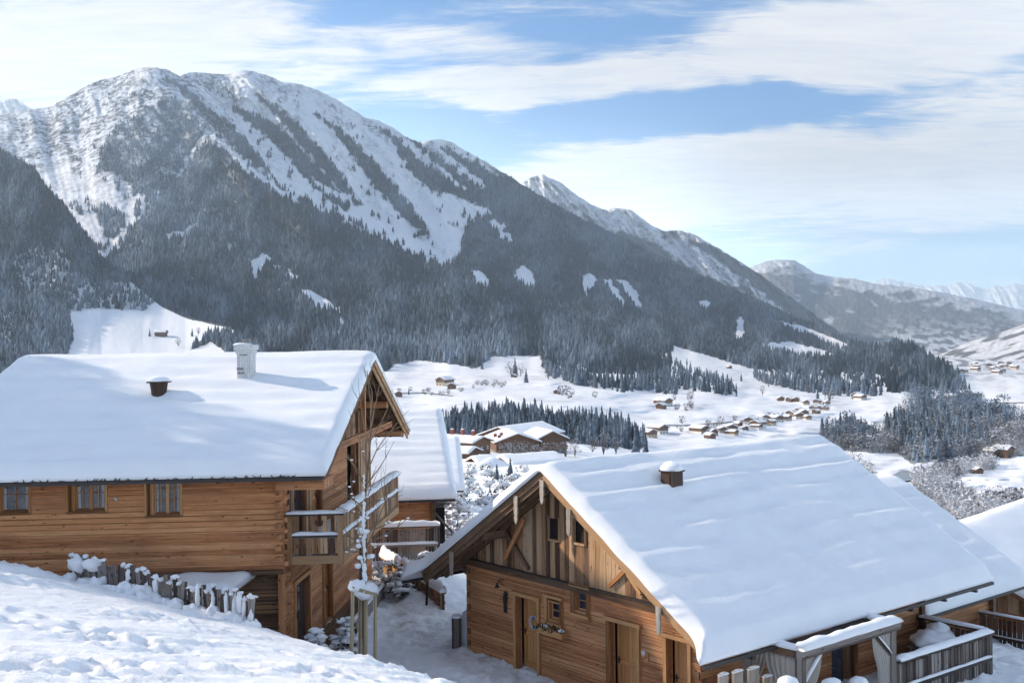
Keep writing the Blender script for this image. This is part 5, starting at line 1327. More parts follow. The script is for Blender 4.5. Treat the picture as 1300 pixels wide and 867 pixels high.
# roof
o = MB(FL); gable_shell(o, -9.7, 1.30, -.80, LW + .80, LYR, LZR, LP, .12); o.build('roof', M['beam'], lc)
o = MB(FL)
for x in [1.1, .65, .2] + [-.6 - .9 * k for k in range(10)]:
    for ye in (-.7, LW + .7): o.beam((x, LYR, LZR - .24), (x, ye, lz(ye) - .24), .09, .14)
o.build('rafters', M['beam'], lc)
for y in (LYR, LYR - 3, LYR + 3, .0, LW): m = MB(FL); m.box(0, 1.2, y - .1, y + .1, lz(y) - .52, lz(y) - .3, (1, 0, 0)); m.build('purlin', M['log'], lc)
m = MB(FL); m.box(.9, 1.05, 1.2, LW - 1.2, lz(1.2) - .55, lz(1.2) - .35, (0, 1, 0)); m.beam((.97, LYR, lz(1.2) - .4), (.97, LYR, LZR - .4), .14, .14); m.build('gable_truss', M['log'], lc)
for ye in (-.82, LW + .82):
    m = MB(FL); m.beam((1.33, LYR, LZR - .06), (1.33, ye, lz(ye) - .06), .24, .045, up=(1, 0, 0)); m.beam((1.27, LYR, LZR - .26), (1.27, ye, lz(ye) - .26), .16, .045, up=(1, 0, 0)); m.build('rake_board', M['rake'], lc)
m = MB(FL); m.box(.05, 1.3, -.85, .3, lz(-.85) - .42, lz(-.85) - .16, (1, 0, 0)); m.build('boxed_eave', M['log'], lc)
o = MB(FL)
roof_snow(o, -9.8, 1.36, -.98, LW + .98, LYR, LZR, LP, thick=.23, seed=51, wave=.04, wl=.9, step=.14, bulge=.05)
o.build('roof_snow', M['snow'], lc, smooth=True)
m = MB(FL); m.box(-9.7, 1.3, -1.02, -.94, lz(-1.0) - .10, lz(-1.0) - .01, (1, 0, 0)); m.build('gutter', M['roofing'], lc)
rr = random.Random(5); m = MB(FL)      # frozen debris and needles along the gutter
for k in range(60):
    x = rr.uniform(-6.5, .6); m.beam((x, -1.0, lz(-1.0) - .01), (x + rr.uniform(-.12, .12), -1.04, lz(-1.0) + rr.uniform(.02, .09)), .03, .03, taper=.3)
m.build('gutter_debris', M['roofing'], lc)
# chimney and vent, found where the photo shows them on the slope
def slopeL(px, py): return on_slope(px, py, LP, LYR, LZR, FL, -1, .34)
c = slopeL(313, 477)
zt = FL.hit(313, 437, 1, c[1])[2]
m = MB(FL); s_ = .22; m.box(c[0] - s_, c[0] + s_, c[1] - s_, c[1] + s_, c[2] - .6, zt - .30); m.box(c[0] - s_ - .03, c[0] + s_ + .03, c[1] - s_ - .03, c[1] + s_ + .03, zt - .30, zt - .18)
m.box(c[0] - s_ - .07, c[0] + s_ + .07, c[1] - s_ - .07, c[1] + s_ + .07, zt - .18, zt - .02)
ch = m.build('chimney', M['brick_white'], lc, bevel=.01)
m = MB(FL); m.box(c[0] - .12, c[0] + .10, c[1] - s_ - .012, c[1] - s_ + .02, c[2] + .62, c[2] + .70); m.box(c[0] - .22, c[0] - .02, c[1] - s_ - .012, c[1] - s_ + .02, c[2] + .18, c[2] + .26); m.box(c[0] - .20, c[0] + .0, c[1] - s_ - .012, c[1] - s_ + .02, c[2] + .06, c[2] + .12); m.build('flue_holes', M['stone'], ch)
m = MB(FL); m.tube([(c[0] + .02, c[1], zt - .02), (c[0] + .02, c[1], zt + .16)], .12, 10); m.tube([(c[0] - .16, c[1] - .05, zt - .02), (c[0] - .16, c[1] - .05, zt + .12)], .035, 6); m.build('chimney_pot', M['stone'], ch)
m = MB(FL); m.blob((c[0] - .1, c[1], zt - .02), .28, .27, .07, 4, flat=zt - .02); m.build('snow_cap', M['snow_cap'], ch, smooth=True)
c = slopeL(202, 500)
m = MB(FL); m.tube([(c[0], c[1], c[2] - .4), (c[0], c[1], c[2] + .10), (c[0], c[1], c[2] + .34)], [.19, .22, .26], 9); m.box(c[0] - .27, c[0] + .27, c[1] - .25, c[1] + .25, c[2] + .33, c[2] + .37); vt = m.build('roof_vent', M['vent'], lc)
m = MB(FL); m.blob((c[0], c[1], c[2] + .38), .32, .30, .14, 8, flat=c[2] + .37, rough=.1); m.build('snow_cap', M['snow_cap'], vt, smooth=True)
m = MB(FL); a = FL.hit(148, 633, 1, -.04); m.tube([(a[0], -.03, a[2]), (a[0], -.09, a[2])], .045, 8); m.build('wall_light', M['pale_ornament'], lc)

# balcony along the gable side
BX, BY0, BY1, BZ, BH = 1.5, .15, 8.9, 3.2, 1.0
bal = MB(FL); bal.box(.05, BX, BY0, BY1, BZ - .10, BZ, (0, 1, 0)); bal = bal.build('balcony', M['grey_wood'], lc); bal['label'] = 'weathered balcony with snow on its wide rail'
m = MB(FL)
m.box(.05, BX + .06, BY0 - .05, BY0 + .05, BZ - .32, BZ - .1, (1, 0, 0)); m.box(BX - .06, BX + .08, BY0 + .05, BY1, BZ - .32, BZ - .1, (0, 1, 0)); m.box(.05, BX, BY1 - .1, BY1, BZ - .32, BZ - .1, (1, 0, 0))
for y in (2.2, 4.5, 6.8): m.box(.05, BX - .06, y - .08, y + .08, BZ - .30, BZ - .1, (1, 0, 0))
m.build('balcony_beams', M['rake'], bal)
m = MB(FL)
for (x, y) in ((.14, BY0), (BX, BY0), (BX, 2.3), (BX, 4.5), (BX, 6.7), (BX, BY1), (.14, BY1)): m.box(x - .065, x + .065, y - .065, y + .065, BZ - .35, BZ + BH, (0, 0, 1))
m.build('balcony_posts', M['rake'], bal)
m = MB(FL)
m.box(.05, BX + .12, BY0 - .13, BY0 + .12, BZ + BH, BZ + BH + .05, (1, 0, 0)); m.box(BX - .12, BX + .13, BY0 + .12, BY1 + .1, BZ + BH, BZ + BH + .05, (0, 1, 0)); m.box(.05, BX, BY0 - .03, BY0 + .03, BZ + .38, BZ + .46, (1, 0, 0)); m.box(BX - .03, BX + .03, BY0, BY1, BZ + .38, BZ + .46, (0, 1, 0))
m.build('balcony_rails', M['grey_wood'], bal)
m = MB(FL); rr = random.Random(9)
def bal_boards(m, z0, z1, w, gp, cut=False):
    u = .24
    while u < BX - .1: m.box(u, u + w, BY0 - .012, BY0 + .012, z0, z1, (0, 0, 1)); u += w + gp
    u = BY0 + .1
    while u < BY1 - .1: m.box(BX - .012, BX + .012, u, u + w, z0, z1, (0, 0, 1)); u += w + gp
bal_boards(m, BZ - .05, BZ + .37, .14, .02); m.build('balcony_lower_boards', M['board'], bal)
m = MB(FL); bal_boards(m, BZ + .47, BZ + BH - .02, .15, .10); m.build('balcony_upper_boards', M['board'], bal)
m = MB(FL)
snow_strip(m, (.05, BY0, BZ + BH + .05), (BX + .1, BY0, BZ + BH + .05), .26, .08, 1); snow_strip(m, (BX, BY0 - .1, BZ + BH + .05), (BX, BY1 + .1, BZ + BH + .05), .34, .13, 2)
snow_strip(m, (.2, BY0 - .02, BZ + .46), (BX - .06, BY0 - .02, BZ + .46), .10, .09, 3); snow_strip(m, (BX + .03, BY0, BZ + .46), (BX + .03, BY1, BZ + .46), .12, .09, 4)
snow_strip(m, (.6, BY0 + .6, BZ + .0), (.6, BY1 - .3, BZ + .0), 1.3, .18, 5); m.build('balcony_snow', M['snow_cap'], bal, smooth=True)
m = MB(FL); yb = BY0 - .1; xb = .95                       # a dark horseshoe on the railing
m.tube([(xb + .09 * math.cos(a), yb, BZ + .82 - .10 * math.sin(a)) for a in np.linspace(-.5, 3.64, 12)], .02, 6); m.build('horseshoe', M['iron'], bal)
for y in (3.4,):                                     # posts carrying the balcony
    m = MB(FL); m.box(BX - .16, BX - .0, y - .08, y + .08, -.3, BZ - .33, (0, 0, 1)); m.build('balcony_post', M['grey_wood'], lc)
# boards of the entrance deck below
t = thing('entrance_deck', 'low timber deck edge running along the lower gable wall of the left chalet', 'deck', FL.w((.1, .8, .1)))
m = MB(FL)
for k in range(5): m.box(.08 + k * .16, .22 + k * .16, .7, 9.2, -.05, .12 - (k == 4) * .0, (0, 1, 0))
m.build('planks', M['beam'], t)
m = MB(FL); m.box(.9, 1.0, .7, 9.2, -.3, .28, (0, 1, 0)); m.build('edge_board', M['grey_wood'], t)
m = MB(FL); snow_strip(m, (.95, .7, .28), (.95, 9.2, .28), .13, .06, 5); m.build('snow', M['snow_cap'], t, smooth=True)

# lean-to wood store in front of the lower wall
t = thing('lean_to_shelter', 'small lean-to shelter with a snowy board roof against the lower wall of the left chalet', 'shelter', FL.w((-1.9, -.6, 0)))
z1, z0 = ZU - .17, ZU - .40
A = [(-2.95, .05, z1), (-.75, .05, z1 + .02), (-1.05, -1.0, z0), (-3.2, -1.0, z0)]
m = MB(FL); m.poly([(x, y, z - .05) for x, y, z in A] + A, [(3, 2, 1, 0), (4, 5, 6, 7), (0, 1, 5, 4), (1, 2, 6, 5), (2, 3, 7, 6), (3, 0, 4, 7)], (1, 0, 0)); m.build('roof', M['beam'], t)
m = MB(FL); nx_, ny_ = 18, 8; pts = []
for j in range(ny_ + 1):
    for i in range(nx_ + 1):
        u, v_ = i / nx_, j / ny_; p = (1 - v_) * ((1 - u) * np.array(A[0]) + u * np.array(A[1])) + v_ * ((1 - u) * np.array(A[3]) + u * np.array(A[2]))
        e = min(u, 1 - u, v_, 1 - v_) * 8; p[2] += .01 + .17 * math.sqrt(min(1, e)) * (1 + .3 * float(gn(u * 3, v_ * 3, 5))); pts.append(tuple(p))
nb = len(pts); pts += [(p[0], p[1], p[2] * 0 + (1 - (k // (nx_ + 1)) / ny_) * z1 + ((k // (nx_ + 1)) / ny_) * z0 + .003) for k, p in enumerate(pts[:nb])]
fc = [(j * (nx_ + 1) + i, j * (nx_ + 1) + i + 1, (j + 1) * (nx_ + 1) + i + 1, (j + 1) * (nx_ + 1) + i) for j in range(ny_) for i in range(nx_)]
for i in range(nx_): fc += [(i, i + 1, nb + i + 1, nb + i), (ny_ * (nx_ + 1) + i, ny_ * (nx_ + 1) + i + 1, nb + ny_ * (nx_ + 1) + i + 1, nb + ny_ * (nx_ + 1) + i)]
for j in range(ny_): fc += [(j * (nx_ + 1), (j + 1) * (nx_ + 1), nb + (j + 1) * (nx_ + 1), nb + j * (nx_ + 1)), (j * (nx_ + 1) + nx_, (j + 1) * (nx_ + 1) + nx_, nb + (j + 1) * (nx_ + 1) + nx_, nb + j * (nx_ + 1) + nx_)]
m.poly(pts, fc); m.build('roof_snow', M['snow_cap'], t, smooth=True)
for (xa, ya, xb_, yb_) in ((-1.15, -.9, -.95, -.9), (-1.45, -.95, -1.45, -.95), (-3.05, -.9, -3.05, -.9)):
    m = MB(FL); m.beam((xb_, yb_, -.1), (xa, ya, z0 - .05), .10, .08); m.build('post', M['pale_wood'], t)
m = MB(FL)
rr = random.Random(3)
for k in range(34):
    x = -2.9 + (k % 12) * .15 + rr.uniform(-.02, .02); z = .9 + (k // 12) * .15; m.tube([(x, -.3 + rr.uniform(-.04, .04), z), (x, .1, z)], .07, 7)
m.build('firewood', M['bark'], t)

# ------------------------------------------------------------------ paling fence on the slope
fence = thing('paling_fence', 'old grey paling fence half buried in snow running down the slope before the left chalet', 'fence', P(90, 730, 27.6))
rr = random.Random(12); n_ = 40
tops = [(90, 703), (104, 708), (129, 711), (150, 722), (180, 734), (219, 750), (245, 757), (270, 764), (300, 768), (324, 776)]
bots = [(90, 735), (129, 748), (180, 770), (219, 785), (270, 800), (324, 815)]
prev = None; fm = MB(); sm_ = MB()
for i in range(n_):
    px_ = 91 + (324 - 91) * i / (n_ - 1) + rr.uniform(-1.2, 1.2); f = (px_ - 90) / 234; Yd = 27.7 - 2.3 * f
    tp = P(px_, np.interp(px_, *zip(*tops)) + rr.uniform(-3, 4), Yd); gz = float(near_z(tp[0], Yd)); 
    tp[2] = max(tp[2], gz + rr.uniform(.5, .72)); w = rr.uniform(.09, .15); lean = rr.uniform(-.10, .10); ly = rr.uniform(-.05, .05)
    m = MB(); b = (tp[0] - lean, Yd - ly, gz - .3)
    m.beam(b, tuple(tp), w, .035, up=(0, 1, 0), taper=.9); pk = m.build('picket', M['grey_wood'], fence)
    if rr.random() < .45 + .4 * f:
        s_ = MB(); s_.blob((tp[0] - .01, tp[1], tp[2] + .01), w * rr.uniform(.5, .72), .055, rr.uniform(.03, .06), i, 12, 7, .7)
        if rr.random() < .75 * f - .1:           # snow plastered on the weather side
            k = rr.uniform(.45, .8); mid = np.array(b) * (1 - k) + tp * k; s_.blob(tuple(mid + np.array([-.02, -.04, 0])), w * rr.uniform(.4, .6), .06, (tp[2] - gz) * rr.uniform(.25, .45), i + 50, 12, 9, .55)
        s_.build('snow_cap', M['snow_cap'], pk, smooth=True)
    if prev is not None:
        for zz in (.22,):
            fm.beam((prev[0], prev[1] + .04, prev[2] + (tp[2] - gz) * .55 - .0 + gz * 0), (tp[0], tp[1] + .04, gz + (tp[2] - gz) * .55), .05, .07)
    prev = (tp[0], tp[1], gz)
    if i % 2 == 0:
        sm_.blob((tp[0], tp[1] - .12, gz - .02), rr.uniform(.18, .34), .22, rr.uniform(.10, .34), i + 90, 14, 9, .5)
fm.build('rail', M['grey_wood'], fence)
sm_.build('drifted_snow', M['snow_cap'], fence, smooth=True)
o = MB(); q = P(97, 716, 27.5); o.blob(tuple(q), .20, .14, .20, 5, 18, 12, rough=.5); q = P(118, 716, 27.4); o.blob(tuple(q), .26, .16, .15, 8, 18, 12, rough=.4); o.build('snow_lump', M['snow_cap'], fence, smooth=True)

# ------------------------------------------------------------------ young staked tree
YT = 27.2
base = P(462, 830, YT); base[2] = float(near_z(base[0], base[1])) - .05
t = thing('young_tree', 'slender leafless young tree plastered with snow, rising above its stakes', 'tree', base)
rr = random.Random(21)
def w_(px, py, dy=0): return np.array(P(px, py, YT + dy))
trunk = [base, w_(462, 780), w_(463, 735), w_(464, 690), w_(463, 640), w_(466, 600, .1), w_(470, 560, .1), w_(472, 520, .15), w_(468, 490, .1), w_(466, 470)]
tr = MB(); tr.tube(trunk, [.05, .048, .045, .04, .036, .03, .024, .018, .012, .006], 8); tr.build('trunk', M['bark'], t, smooth=True)
br = MB(); sn = MB()
def branch(m, p, q, r0, depth, curl=.12):
    p = np.array(p); q = np.array(q); L_ = np.linalg.norm(q - p); n = 6; pts = []
    off = np.array([rr.uniform(-1, 1), rr.uniform(-1, 1), rr.uniform(-.4, .2)]) * L_ * curl
    for i in range(n + 1):
        f = i / n; pts.append(p + (q - p) * f + off * math.sin(f * math.pi) + np.array([rr.uniform(-1, 1) * .01 for _ in range(3)]))
    m.tube(pts, [r0 * (1 - .8 * i / n) for i in range(n + 1)], 5)
    if rr.random() < .16:
        k = rr.randint(1, 3); sn.blob(tuple(pts[k] + np.array([0, 0, .02])), .035, .03, .02, rr.randint(0, 99), 8, 5, .3)
    if depth:
        for _ in range(rr.randint(2, 3)):
            f = rr.uniform(.25, .85); s_ = pts[int(f * n)]; d = (q - p) / L_
            e = s_ + (d * rr.uniform(.5, 1) + np.array([rr.uniform(-.5, .5), rr.uniform(-.5, .5), rr.uniform(-.15, .5)])) * L_ * rr.uniform(.25, .5); branch(m, s_, e, r0 * .5, depth - 1)
ends = [((463, 655), (417, 640)), ((463, 645), (405, 612)), ((464, 690), (428, 672)), ((464, 675), (505, 660)), ((465, 690), (532, 640)), ((464, 620), (430, 560)), ((465, 615), (500, 560)), ((466, 600), (520, 520)), ((466, 600), (442, 520)),
        ((470, 570), (455, 480)), ((470, 560), (500, 497)), ((471, 545), (487, 470)), ((470, 530), (460, 462)), ((464, 650), (485, 590)), ((464, 660), (445, 600)), ((464, 700), (440, 700)), ((464, 705), (486, 690)), ((464, 640), (512, 628)), ((463, 700), (500, 600)), ((463, 720), (480, 640)), ((463, 720), (452, 650))]
for a_, b_ in ends: branch(br, w_(*a_), w_(*b_, rr.uniform(-.5, .5)), .019, 2)
br.build('branches', M['twig'], t, smooth=True)
for k in range(20):
    f = rr.random(); py_ = 740 - 130 * f ** 1.3; px_ = 463.5 + rr.uniform(-3.5, 3.0) * (1.1 - .5 * f); q = w_(px_, py_, -.05); s_ = rr.uniform(.03, .07) * (1.2 - .6 * f)
    sn.blob(tuple(q), s_ * .8, s_ * .7, s_ * rr.uniform(1.0, 2.0), k, 9, 6, .35)
for k in range(16):
    q = w_(463 + rr.uniform(-10, 10), 720 - rr.uniform(0, 70), rr.uniform(-.1, .1)); s_ = rr.uniform(.03, .07); sn.blob(tuple(q), s_ * 1.5, s_, s_ * .9, k + 60, 8, 5, .3)
m_ = len(sn.v)
for (pa, pb, r_0) in ((735, 680, .05), (664, 636, .034), (620, 602, .022)):
    ps = []; rs = []
    for q in range(16):
        f = q / 15; py_ = pa + (pb - pa) * f; ps.append(w_(462.2 + .6 * math.sin(q * 1.3), py_, -.03)); rs.append(max(.012, r_0 * (1 - .35 * f) * (1 + .9 * float(gn(q * .75, pa, 3)))))
    rs[0] = rs[-1] = .01; sn.tube(ps, rs, 8)
sn.build('clinging_snow', M['snow_cap'], t, smooth=True)
ts = thing('tree_stakes', 'square of four pale wooden stakes with snow-capped crossbars round the young tree', 'tree stakes', base)
posts = [((448, 748), (443, 828), -.35), ((457, 753), (456, 833), .15), ((465, 752), (462, 832), -.1), ((476, 757), (476, 838), -.4)]
for (a_, b_, dy) in posts:
    m = MB(); q = P(*b_, YT + dy); p = P(*a_, YT + dy); q[2] = min(q[2], float(near_z(q[0], q[1]))) - .2; m.tube([q, p], [.05, .045], 9); m.build('stake', M['stake'], ts, smooth=True)
pts = [P(448, 746, YT - .35), P(478, 755, YT - .4), P(466, 749, YT + .45), P(450, 744, YT + .3)]
m = MB()
for i in range(4): m.beam(pts[i], pts[(i + 1) % 4], .05, .07)
m.build('crossbars', M['stake'], ts)
m = MB(); m.blob(tuple((pts[0] + pts[3]) / 2 + np.array([.08, -.1, .05])), .20, .30, .16, 3, 14, 9, .25); m.blob(tuple((pts[1] + pts[2]) / 2 + np.array([-.12, -.1, .06])), .29, .34, .2, 7, 16, 10, .3); m.build('snow_caps', M['snow_cap'], ts, smooth=True)

# ------------------------------------------------------------------ shrubs
def shrub(px_, py_, Y, rx, h, label, seed, snowy=.6, leafy=True, n=130):
    b = P(px_, py_, Y); b[2] = float(near_z(b[0], b[1])); T = thing('snowy_shrub', label, 'shrub', b); r = random.Random(seed)
    st = MB(); lf = MB(); s_ = MB()
    for k in range(9):
        a = r.uniform(0, 6.28); q = rx * r.uniform(.3, 1); e = b + np.array([q * math.cos(a), q * math.sin(a), h * r.uniform(.6, 1)]); st.tube([b - np.array([0, 0, .1]), (b + e) / 2 + np.array([r.uniform(-.06, .06), 0, .05]), e], [.018, .012, .005], 5)
    for k in range(n):
        a = r.uniform(0, 6.28); z = r.uniform(.08, 1); pr = math.sqrt(max(.02, 1 - ((z - .45) / .6) ** 2)); q = rx * pr * r.uniform(.3, 1)
        c = b + np.array([q * math.cos(a), q * math.sin(a), z * h])
        for _ in range(3):
            d = np.array([r.gauss(0, 1) for _ in range(3)]); d /= np.linalg.norm(d); e = np.cross(d, (0.3, .2, 1)); e /= np.linalg.norm(e); s2 = r.uniform(.05, .10); c2 = c + np.array([r.gauss(0, .05) for _ in range(3)])
            if leafy: lf.poly([c2 - e * s2 * .4, c2 + d * s2 * .7, c2 + e * s2 * .4, c2 - d * s2 * .7], [(0, 1, 2, 3)])
        if r.random() < snowy: s3 = r.uniform(.05, .13); s_.blob(tuple(c + np.array([0, -.02, .04])), s3 * 1.25, s3, s3 * .55, k, 9, 6, .65)
    st.build('stems', M['twig'], T, smooth=True)
    if leafy: lf.build('leaves', M['leaf_dark'], T)
    s_.build('clinging_snow', M['snow_cap'], T, smooth=True); return T
shrub(392, 822, 28.3, .42, 1.25, 'snow-laden shrub beside the lower corner of the left chalet', 1, .85)
shrub(401, 800, 29.6, .35, 1.3, 'upright snow-plastered shrub between the deck edge and the staked tree', 2, .8)
shrub(428, 822, 28.4, .32, 1.0, 'small dark shrub flecked with snow just left of the stakes', 3, .45)
shrub(441, 800, 31.0, .4, 1.4, 'tall thin shrub with snow behind the stakes', 4, .5)
shrub(494, 752, 40.0, .75, 1.1, 'dark-leaved bush with snow cushions right of the staked tree', 5, .35)
shrub(510, 758, 39.0, .6, .8, 'low dark-leaved bush in the bank beside the lane', 6, .4)
shrub(578, 668, 52, .8, 1.9, 'white snow-plastered shrub behind the lane, right of the middle chalet', 7, .95, False)
shrub(548, 725, 41.5, .6, .7, 'low twiggy bush poking from the snow bank above the lane', 8, .5)

# ------------------------------------------------------------------ middle chalet and its fence
al = R(-9)
p0 = P(538, 668, 47.2); F4 = Frame((p0[0], p0[1], -9.0), (math.cos(al), -math.sin(al), 0), (math.sin(al), math.cos(al), 0))
mc = simple_chalet('chalet', 'middle log chalet seen end-on past the left chalet, above the grey board fence', F4, -7.5, .3, (0, 10.4), .75, 5.2, 5.45, .50, 2.52, wall_mat='log_left', snow_seed=61, ox=.95, wave=.075, wl=.72, thick=.3)
m = MB(F4)
for i in range(13): m.box(.3, .5, -.12, .1, i * .19, i * .19 + .175, (0, 0, 1))
m.build('corner_post', M['beam'], mc)
m = MB(F4); m.box(.32, .95, .5, .6, .2, 1.75, (0, 0, 1)); m.build('dark_doorway', M['dark'], mc)
m = MB(F4); m.beam((.5, .0, 1.6), (1.25, .2, .7), .10, .08); m.build('stair_stringer', M['grey_wood'], mc)
F5 = Frame((p0[0], p0[1], -9.0), (1, .12, 0), (0, 1, 0))
plank_fence(F5, (-2.9, -2.2), (.75, -2.2), .05, 1.35, 'board_fence', 'grey board fence with snowy rails in front of the middle chalet', seed=71, snow=.22, rail_every=1.6, lower=.62, board=.12)
# board edging of the lane
f6 = Frame((0, 0, -9.2))
a = P(486, 722, 43.5); b = P(562, 772, 37.2)
plank_fence(f6, (a[0], a[1]), (b[0], b[1]), .05, .62, 'low_board_fence', 'low brown board edging heaped with snow beside the lane', mat='board', seed=75, snow=.40, rail_every=1.2, lower=.3, board=.16, sn2=False)
# second roof behind the middle chalet
p1 = P(584, 655, 72); F7 = Frame((p1[0], p1[1], -15.0), (math.cos(R(-6)), -math.sin(R(-6)), 0), (math.sin(R(-6)), math.cos(R(-6)), 0))
simple_chalet('chalet', 'dark-gabled chalet whose narrow snowy roof stands right behind the middle chalet', F7, -9, -.4, (0, 9.0), .7, 4.5, float(F7.hit(584, 553, 1, 4.5)[2]) - .3, .50, 3.6, wall_mat='log_dark', snow_seed=66, ox=.6, wave=.06, wl=.8)
# ------------------------------------------------------------------ lodges, village, single trees
def far_house(name, label, cat, loc, yaw, w, l, h, pitch_, lower='plaster', upper='far_wood', group=None, over=.9, thick=.35, chim=(), wins=True, balcony=False, seed=0):
    """w across the gable, l along the ridge (away from its front gable), loc = middle of the front gable at ground level"""
    c, s = math.cos(yaw), math.sin(yaw); fr = Frame(loc, (-s, c, 0), (c, s, 0))      # local x runs back along the ridge, y across
    T = thing(name, label, cat, loc, group); hw = w / 2; zr = h + pitch_ * (hw + over)
    m = MB(fr); m.box(0, l, -hw, hw, -2.5, h * .52, (0, 1, 0)); m.build('lower_wall', M[lower], T)
    m = MB(fr); m.box(-.06, l + .06, -hw - .06, hw + .06, h * .52, h, (0, 1, 0)); e = zr - .22
    for x in (-.05, l + .05): m.poly([(x, -hw, h), (x, hw, h), (x, hw, e - pitch_ * hw), (x, 0, e), (x, -hw, e - pitch_ * hw)], [(0, 1, 2, 3, 4)], (0, 0, 1))
    m.build('upper_wall', M[upper], T)
    m = MB(fr); gable_shell(m, -over, l + over, -hw - over, hw + over, 0, zr, pitch_, .22); m.build('roof', M['far_wood'], T)
    m = MB(fr); roof_snow(m, -over, l + over, -hw - over, hw + over, 0, zr, pitch_, thick=thick, seed=seed, wave=.0, step=max(.5, w / 22), bulge=.05, droop=0); m.build('roof_snow', M['snow'], T, smooth=True)
    if wins:
        r = random.Random(seed); nz = 2 if h > 4 else 1
        for k in range(nz):
            z = (h * .14, h * .62)[k] if nz == 2 else h * .3; n = max(2, int(w / 2.6))
            for i in range(n):
                y = -hw + w * (i + .5) / n
                f = MB(fr); f.box(-.12, .02, y - .55, y + .55, z, z + 1.25); wf = f.build('window', M['far_wood'] if k == 0 else M['plaster'], T); g = MB(fr); g.box(-.16, -.10, y - .44, y + .44, z + .12, z + 1.13); g.build('pane', M['glass'], wf)
    if balcony: m = MB(fr); m.box(-1.3, 0, -hw, hw, h * .5, h * .5 + .2, (0, 1, 0)); m.box(-1.35, -1.25, -hw, hw, h * .5, h * .5 + 1.1, (0, 1, 0)); m.build('balcony', M['far_wood'], T)
    for (x, y, ch) in chim:
        z = zr - pitch_ * abs(y); m = MB(fr); m.box(x - .45, x + .45, y - .45, y + .45, z - .5, z + ch, (0, 0, 1)); cc = m.build('chimney', M['red_brick'], T); m = MB(fr); m.blob((x, y, z + ch), .55, .55, .3, 3, 8, 5, .1, flat=z + ch); m.build('snow_cap', M['snow_cap'], cc, smooth=True)
    return T
def apex_house(px, py, Y, yaw, w, l, h, pitch_, name, label, cat='lodge', **kw):
    a = P(px, py, Y); over = kw.get('over', .9); a[2] -= h + pitch_ * (w / 2 + over) + kw.get('thick', .35) * .9
    return far_house(name, label, cat, tuple(a), yaw, w, l, h, pitch_, **kw)
apex_house(634, 541, 372, R(-34), 17, 26, 7.5, .34, 'lodge', 'rearmost lodge with the highest broad snowy roof, behind the two brown gables', seed=1, lower='stone')
apex_house(657, 549, 335, R(10), 13, 20, 6, .36, 'lodge', 'lodge with the wide brown gable, left of its twin in front of the dark wood', chim=((6, -4, 1.3), (9, -5.4, 1.3), (3.5, -5, 1.2)), seed=2, lower='stone', balcony=True)
apex_house(701, 546, 345, R(16), 9.2, 16, 6, .46, 'lodge', 'narrower right-hand lodge gable in front of the dark wood', seed=3, lower='stone', balcony=True)
apex_house(611, 553, 318, R(52), 8, 14, 3.4, .3, 'lodge', 'long low lodge wing with a dark front wall and three slim red chimneys', chim=((3, 0, 1.6), (7, 0, 1.8), (11, 0, 1.7)), seed=4, lower='far_wood')
apex_house(600, 566, 262, R(66), 6, 9, 3, .3, 'cabin', 'small dark cabin tucked behind the narrow roof right of the middle chalet', 'cabin', seed=5, lower='far_wood')
apex_house(613, 588, 188, R(-8), 6.4, 10, 3.6, .5, 'cabin', 'wooden cabin with a sharp lit gable between the lodges and the garden', 'cabin', seed=6, lower='far_wood', thick=.45)
apex_house(640, 577, 212, R(-58), 7, 11, 3, .34, 'cabin', 'flat-roofed looking snowy cabin right behind the sharp-gabled cabin', 'cabin', seed=7, lower='far_wood', thick=.5)
apex_house(603, 578, 228, R(-62), 5, 8, 2.6, .34, 'cabin', 'low snow-buried cabin left of the sharp-gabled cabin', 'cabin', seed=8, lower='far_wood', thick=.5)
apex_house(592, 600, 165, R(40), 4.4, 5, 2.2, .35, 'shed', 'small garden shed thick with snow below the sharp-gabled cabin', 'shed', seed=9, lower='far_wood', thick=.6, wins=False)

# village houses: three prototypes, copied
def vill_proto(k):
    w, l, h, p_ = ((9, 12, 5.0, .42), (10, 14, 5.4, .38), (7, 9, 3.4, .5))[k]
    return far_house(('village_house', 'farmhouse', 'barn')[k], 'x', 'house', (0, 0, 0), 0, w, l, h, p_, lower=('plaster', 'white_plaster', 'far_wood')[k], wins=(k != 2), seed=20 + k, thick=.5, chim=((4, 1.5, .9),) if k != 2 else ())
protos = [vill_proto(k) for k in range(3)]; used = set()
def put(proto, name, label, cat, group, loc, rz=0., sc_=1.0, sets=None):
    if id(proto) in used: o = copy_tree(proto)
    else: o = proto; used.add(id(proto))
    o.location = loc; o.rotation_euler = (0, 0, rz); o.scale = (sc_, sc_, sc_)
    for k in ('group',):
        if k in o: del o[k]
    tag(o, label, cat, group); return o
rr = random.Random(77)
def vloc(px, py, dz=0.):
    Yv = float(valley_Y(np.array([px]), np.array([py]))[0]); p = P(px, py, Yv); p[2] += dz; return p
row = [(940, 541), (951, 539), (962, 538), (972, 535), (983, 532), (993, 530), (1002, 529), (1012, 526), (1022, 528), (1031, 521), (1041, 520), (1051, 514), (1047, 521), (1036, 513), (1024, 514), (1034, 525), (1003, 534), (990, 536), (975, 540), (958, 543), (947, 546), (1016, 532), (1027, 533), (966, 545)]
for i, (a, b) in enumerate(row):
    put(protos[i % 2 if i % 5 else 2], '', 'tiny snow-roofed house in the village strung across the snowfield right of centre', 'house', 'village houses on the snowfield', vloc(a, b), rr.uniform(-.9, .9), rr.uniform(.65, 1.0))
row = [(896, 552), (907, 553), (919, 550), (930, 549), (905, 557), (935, 553)]
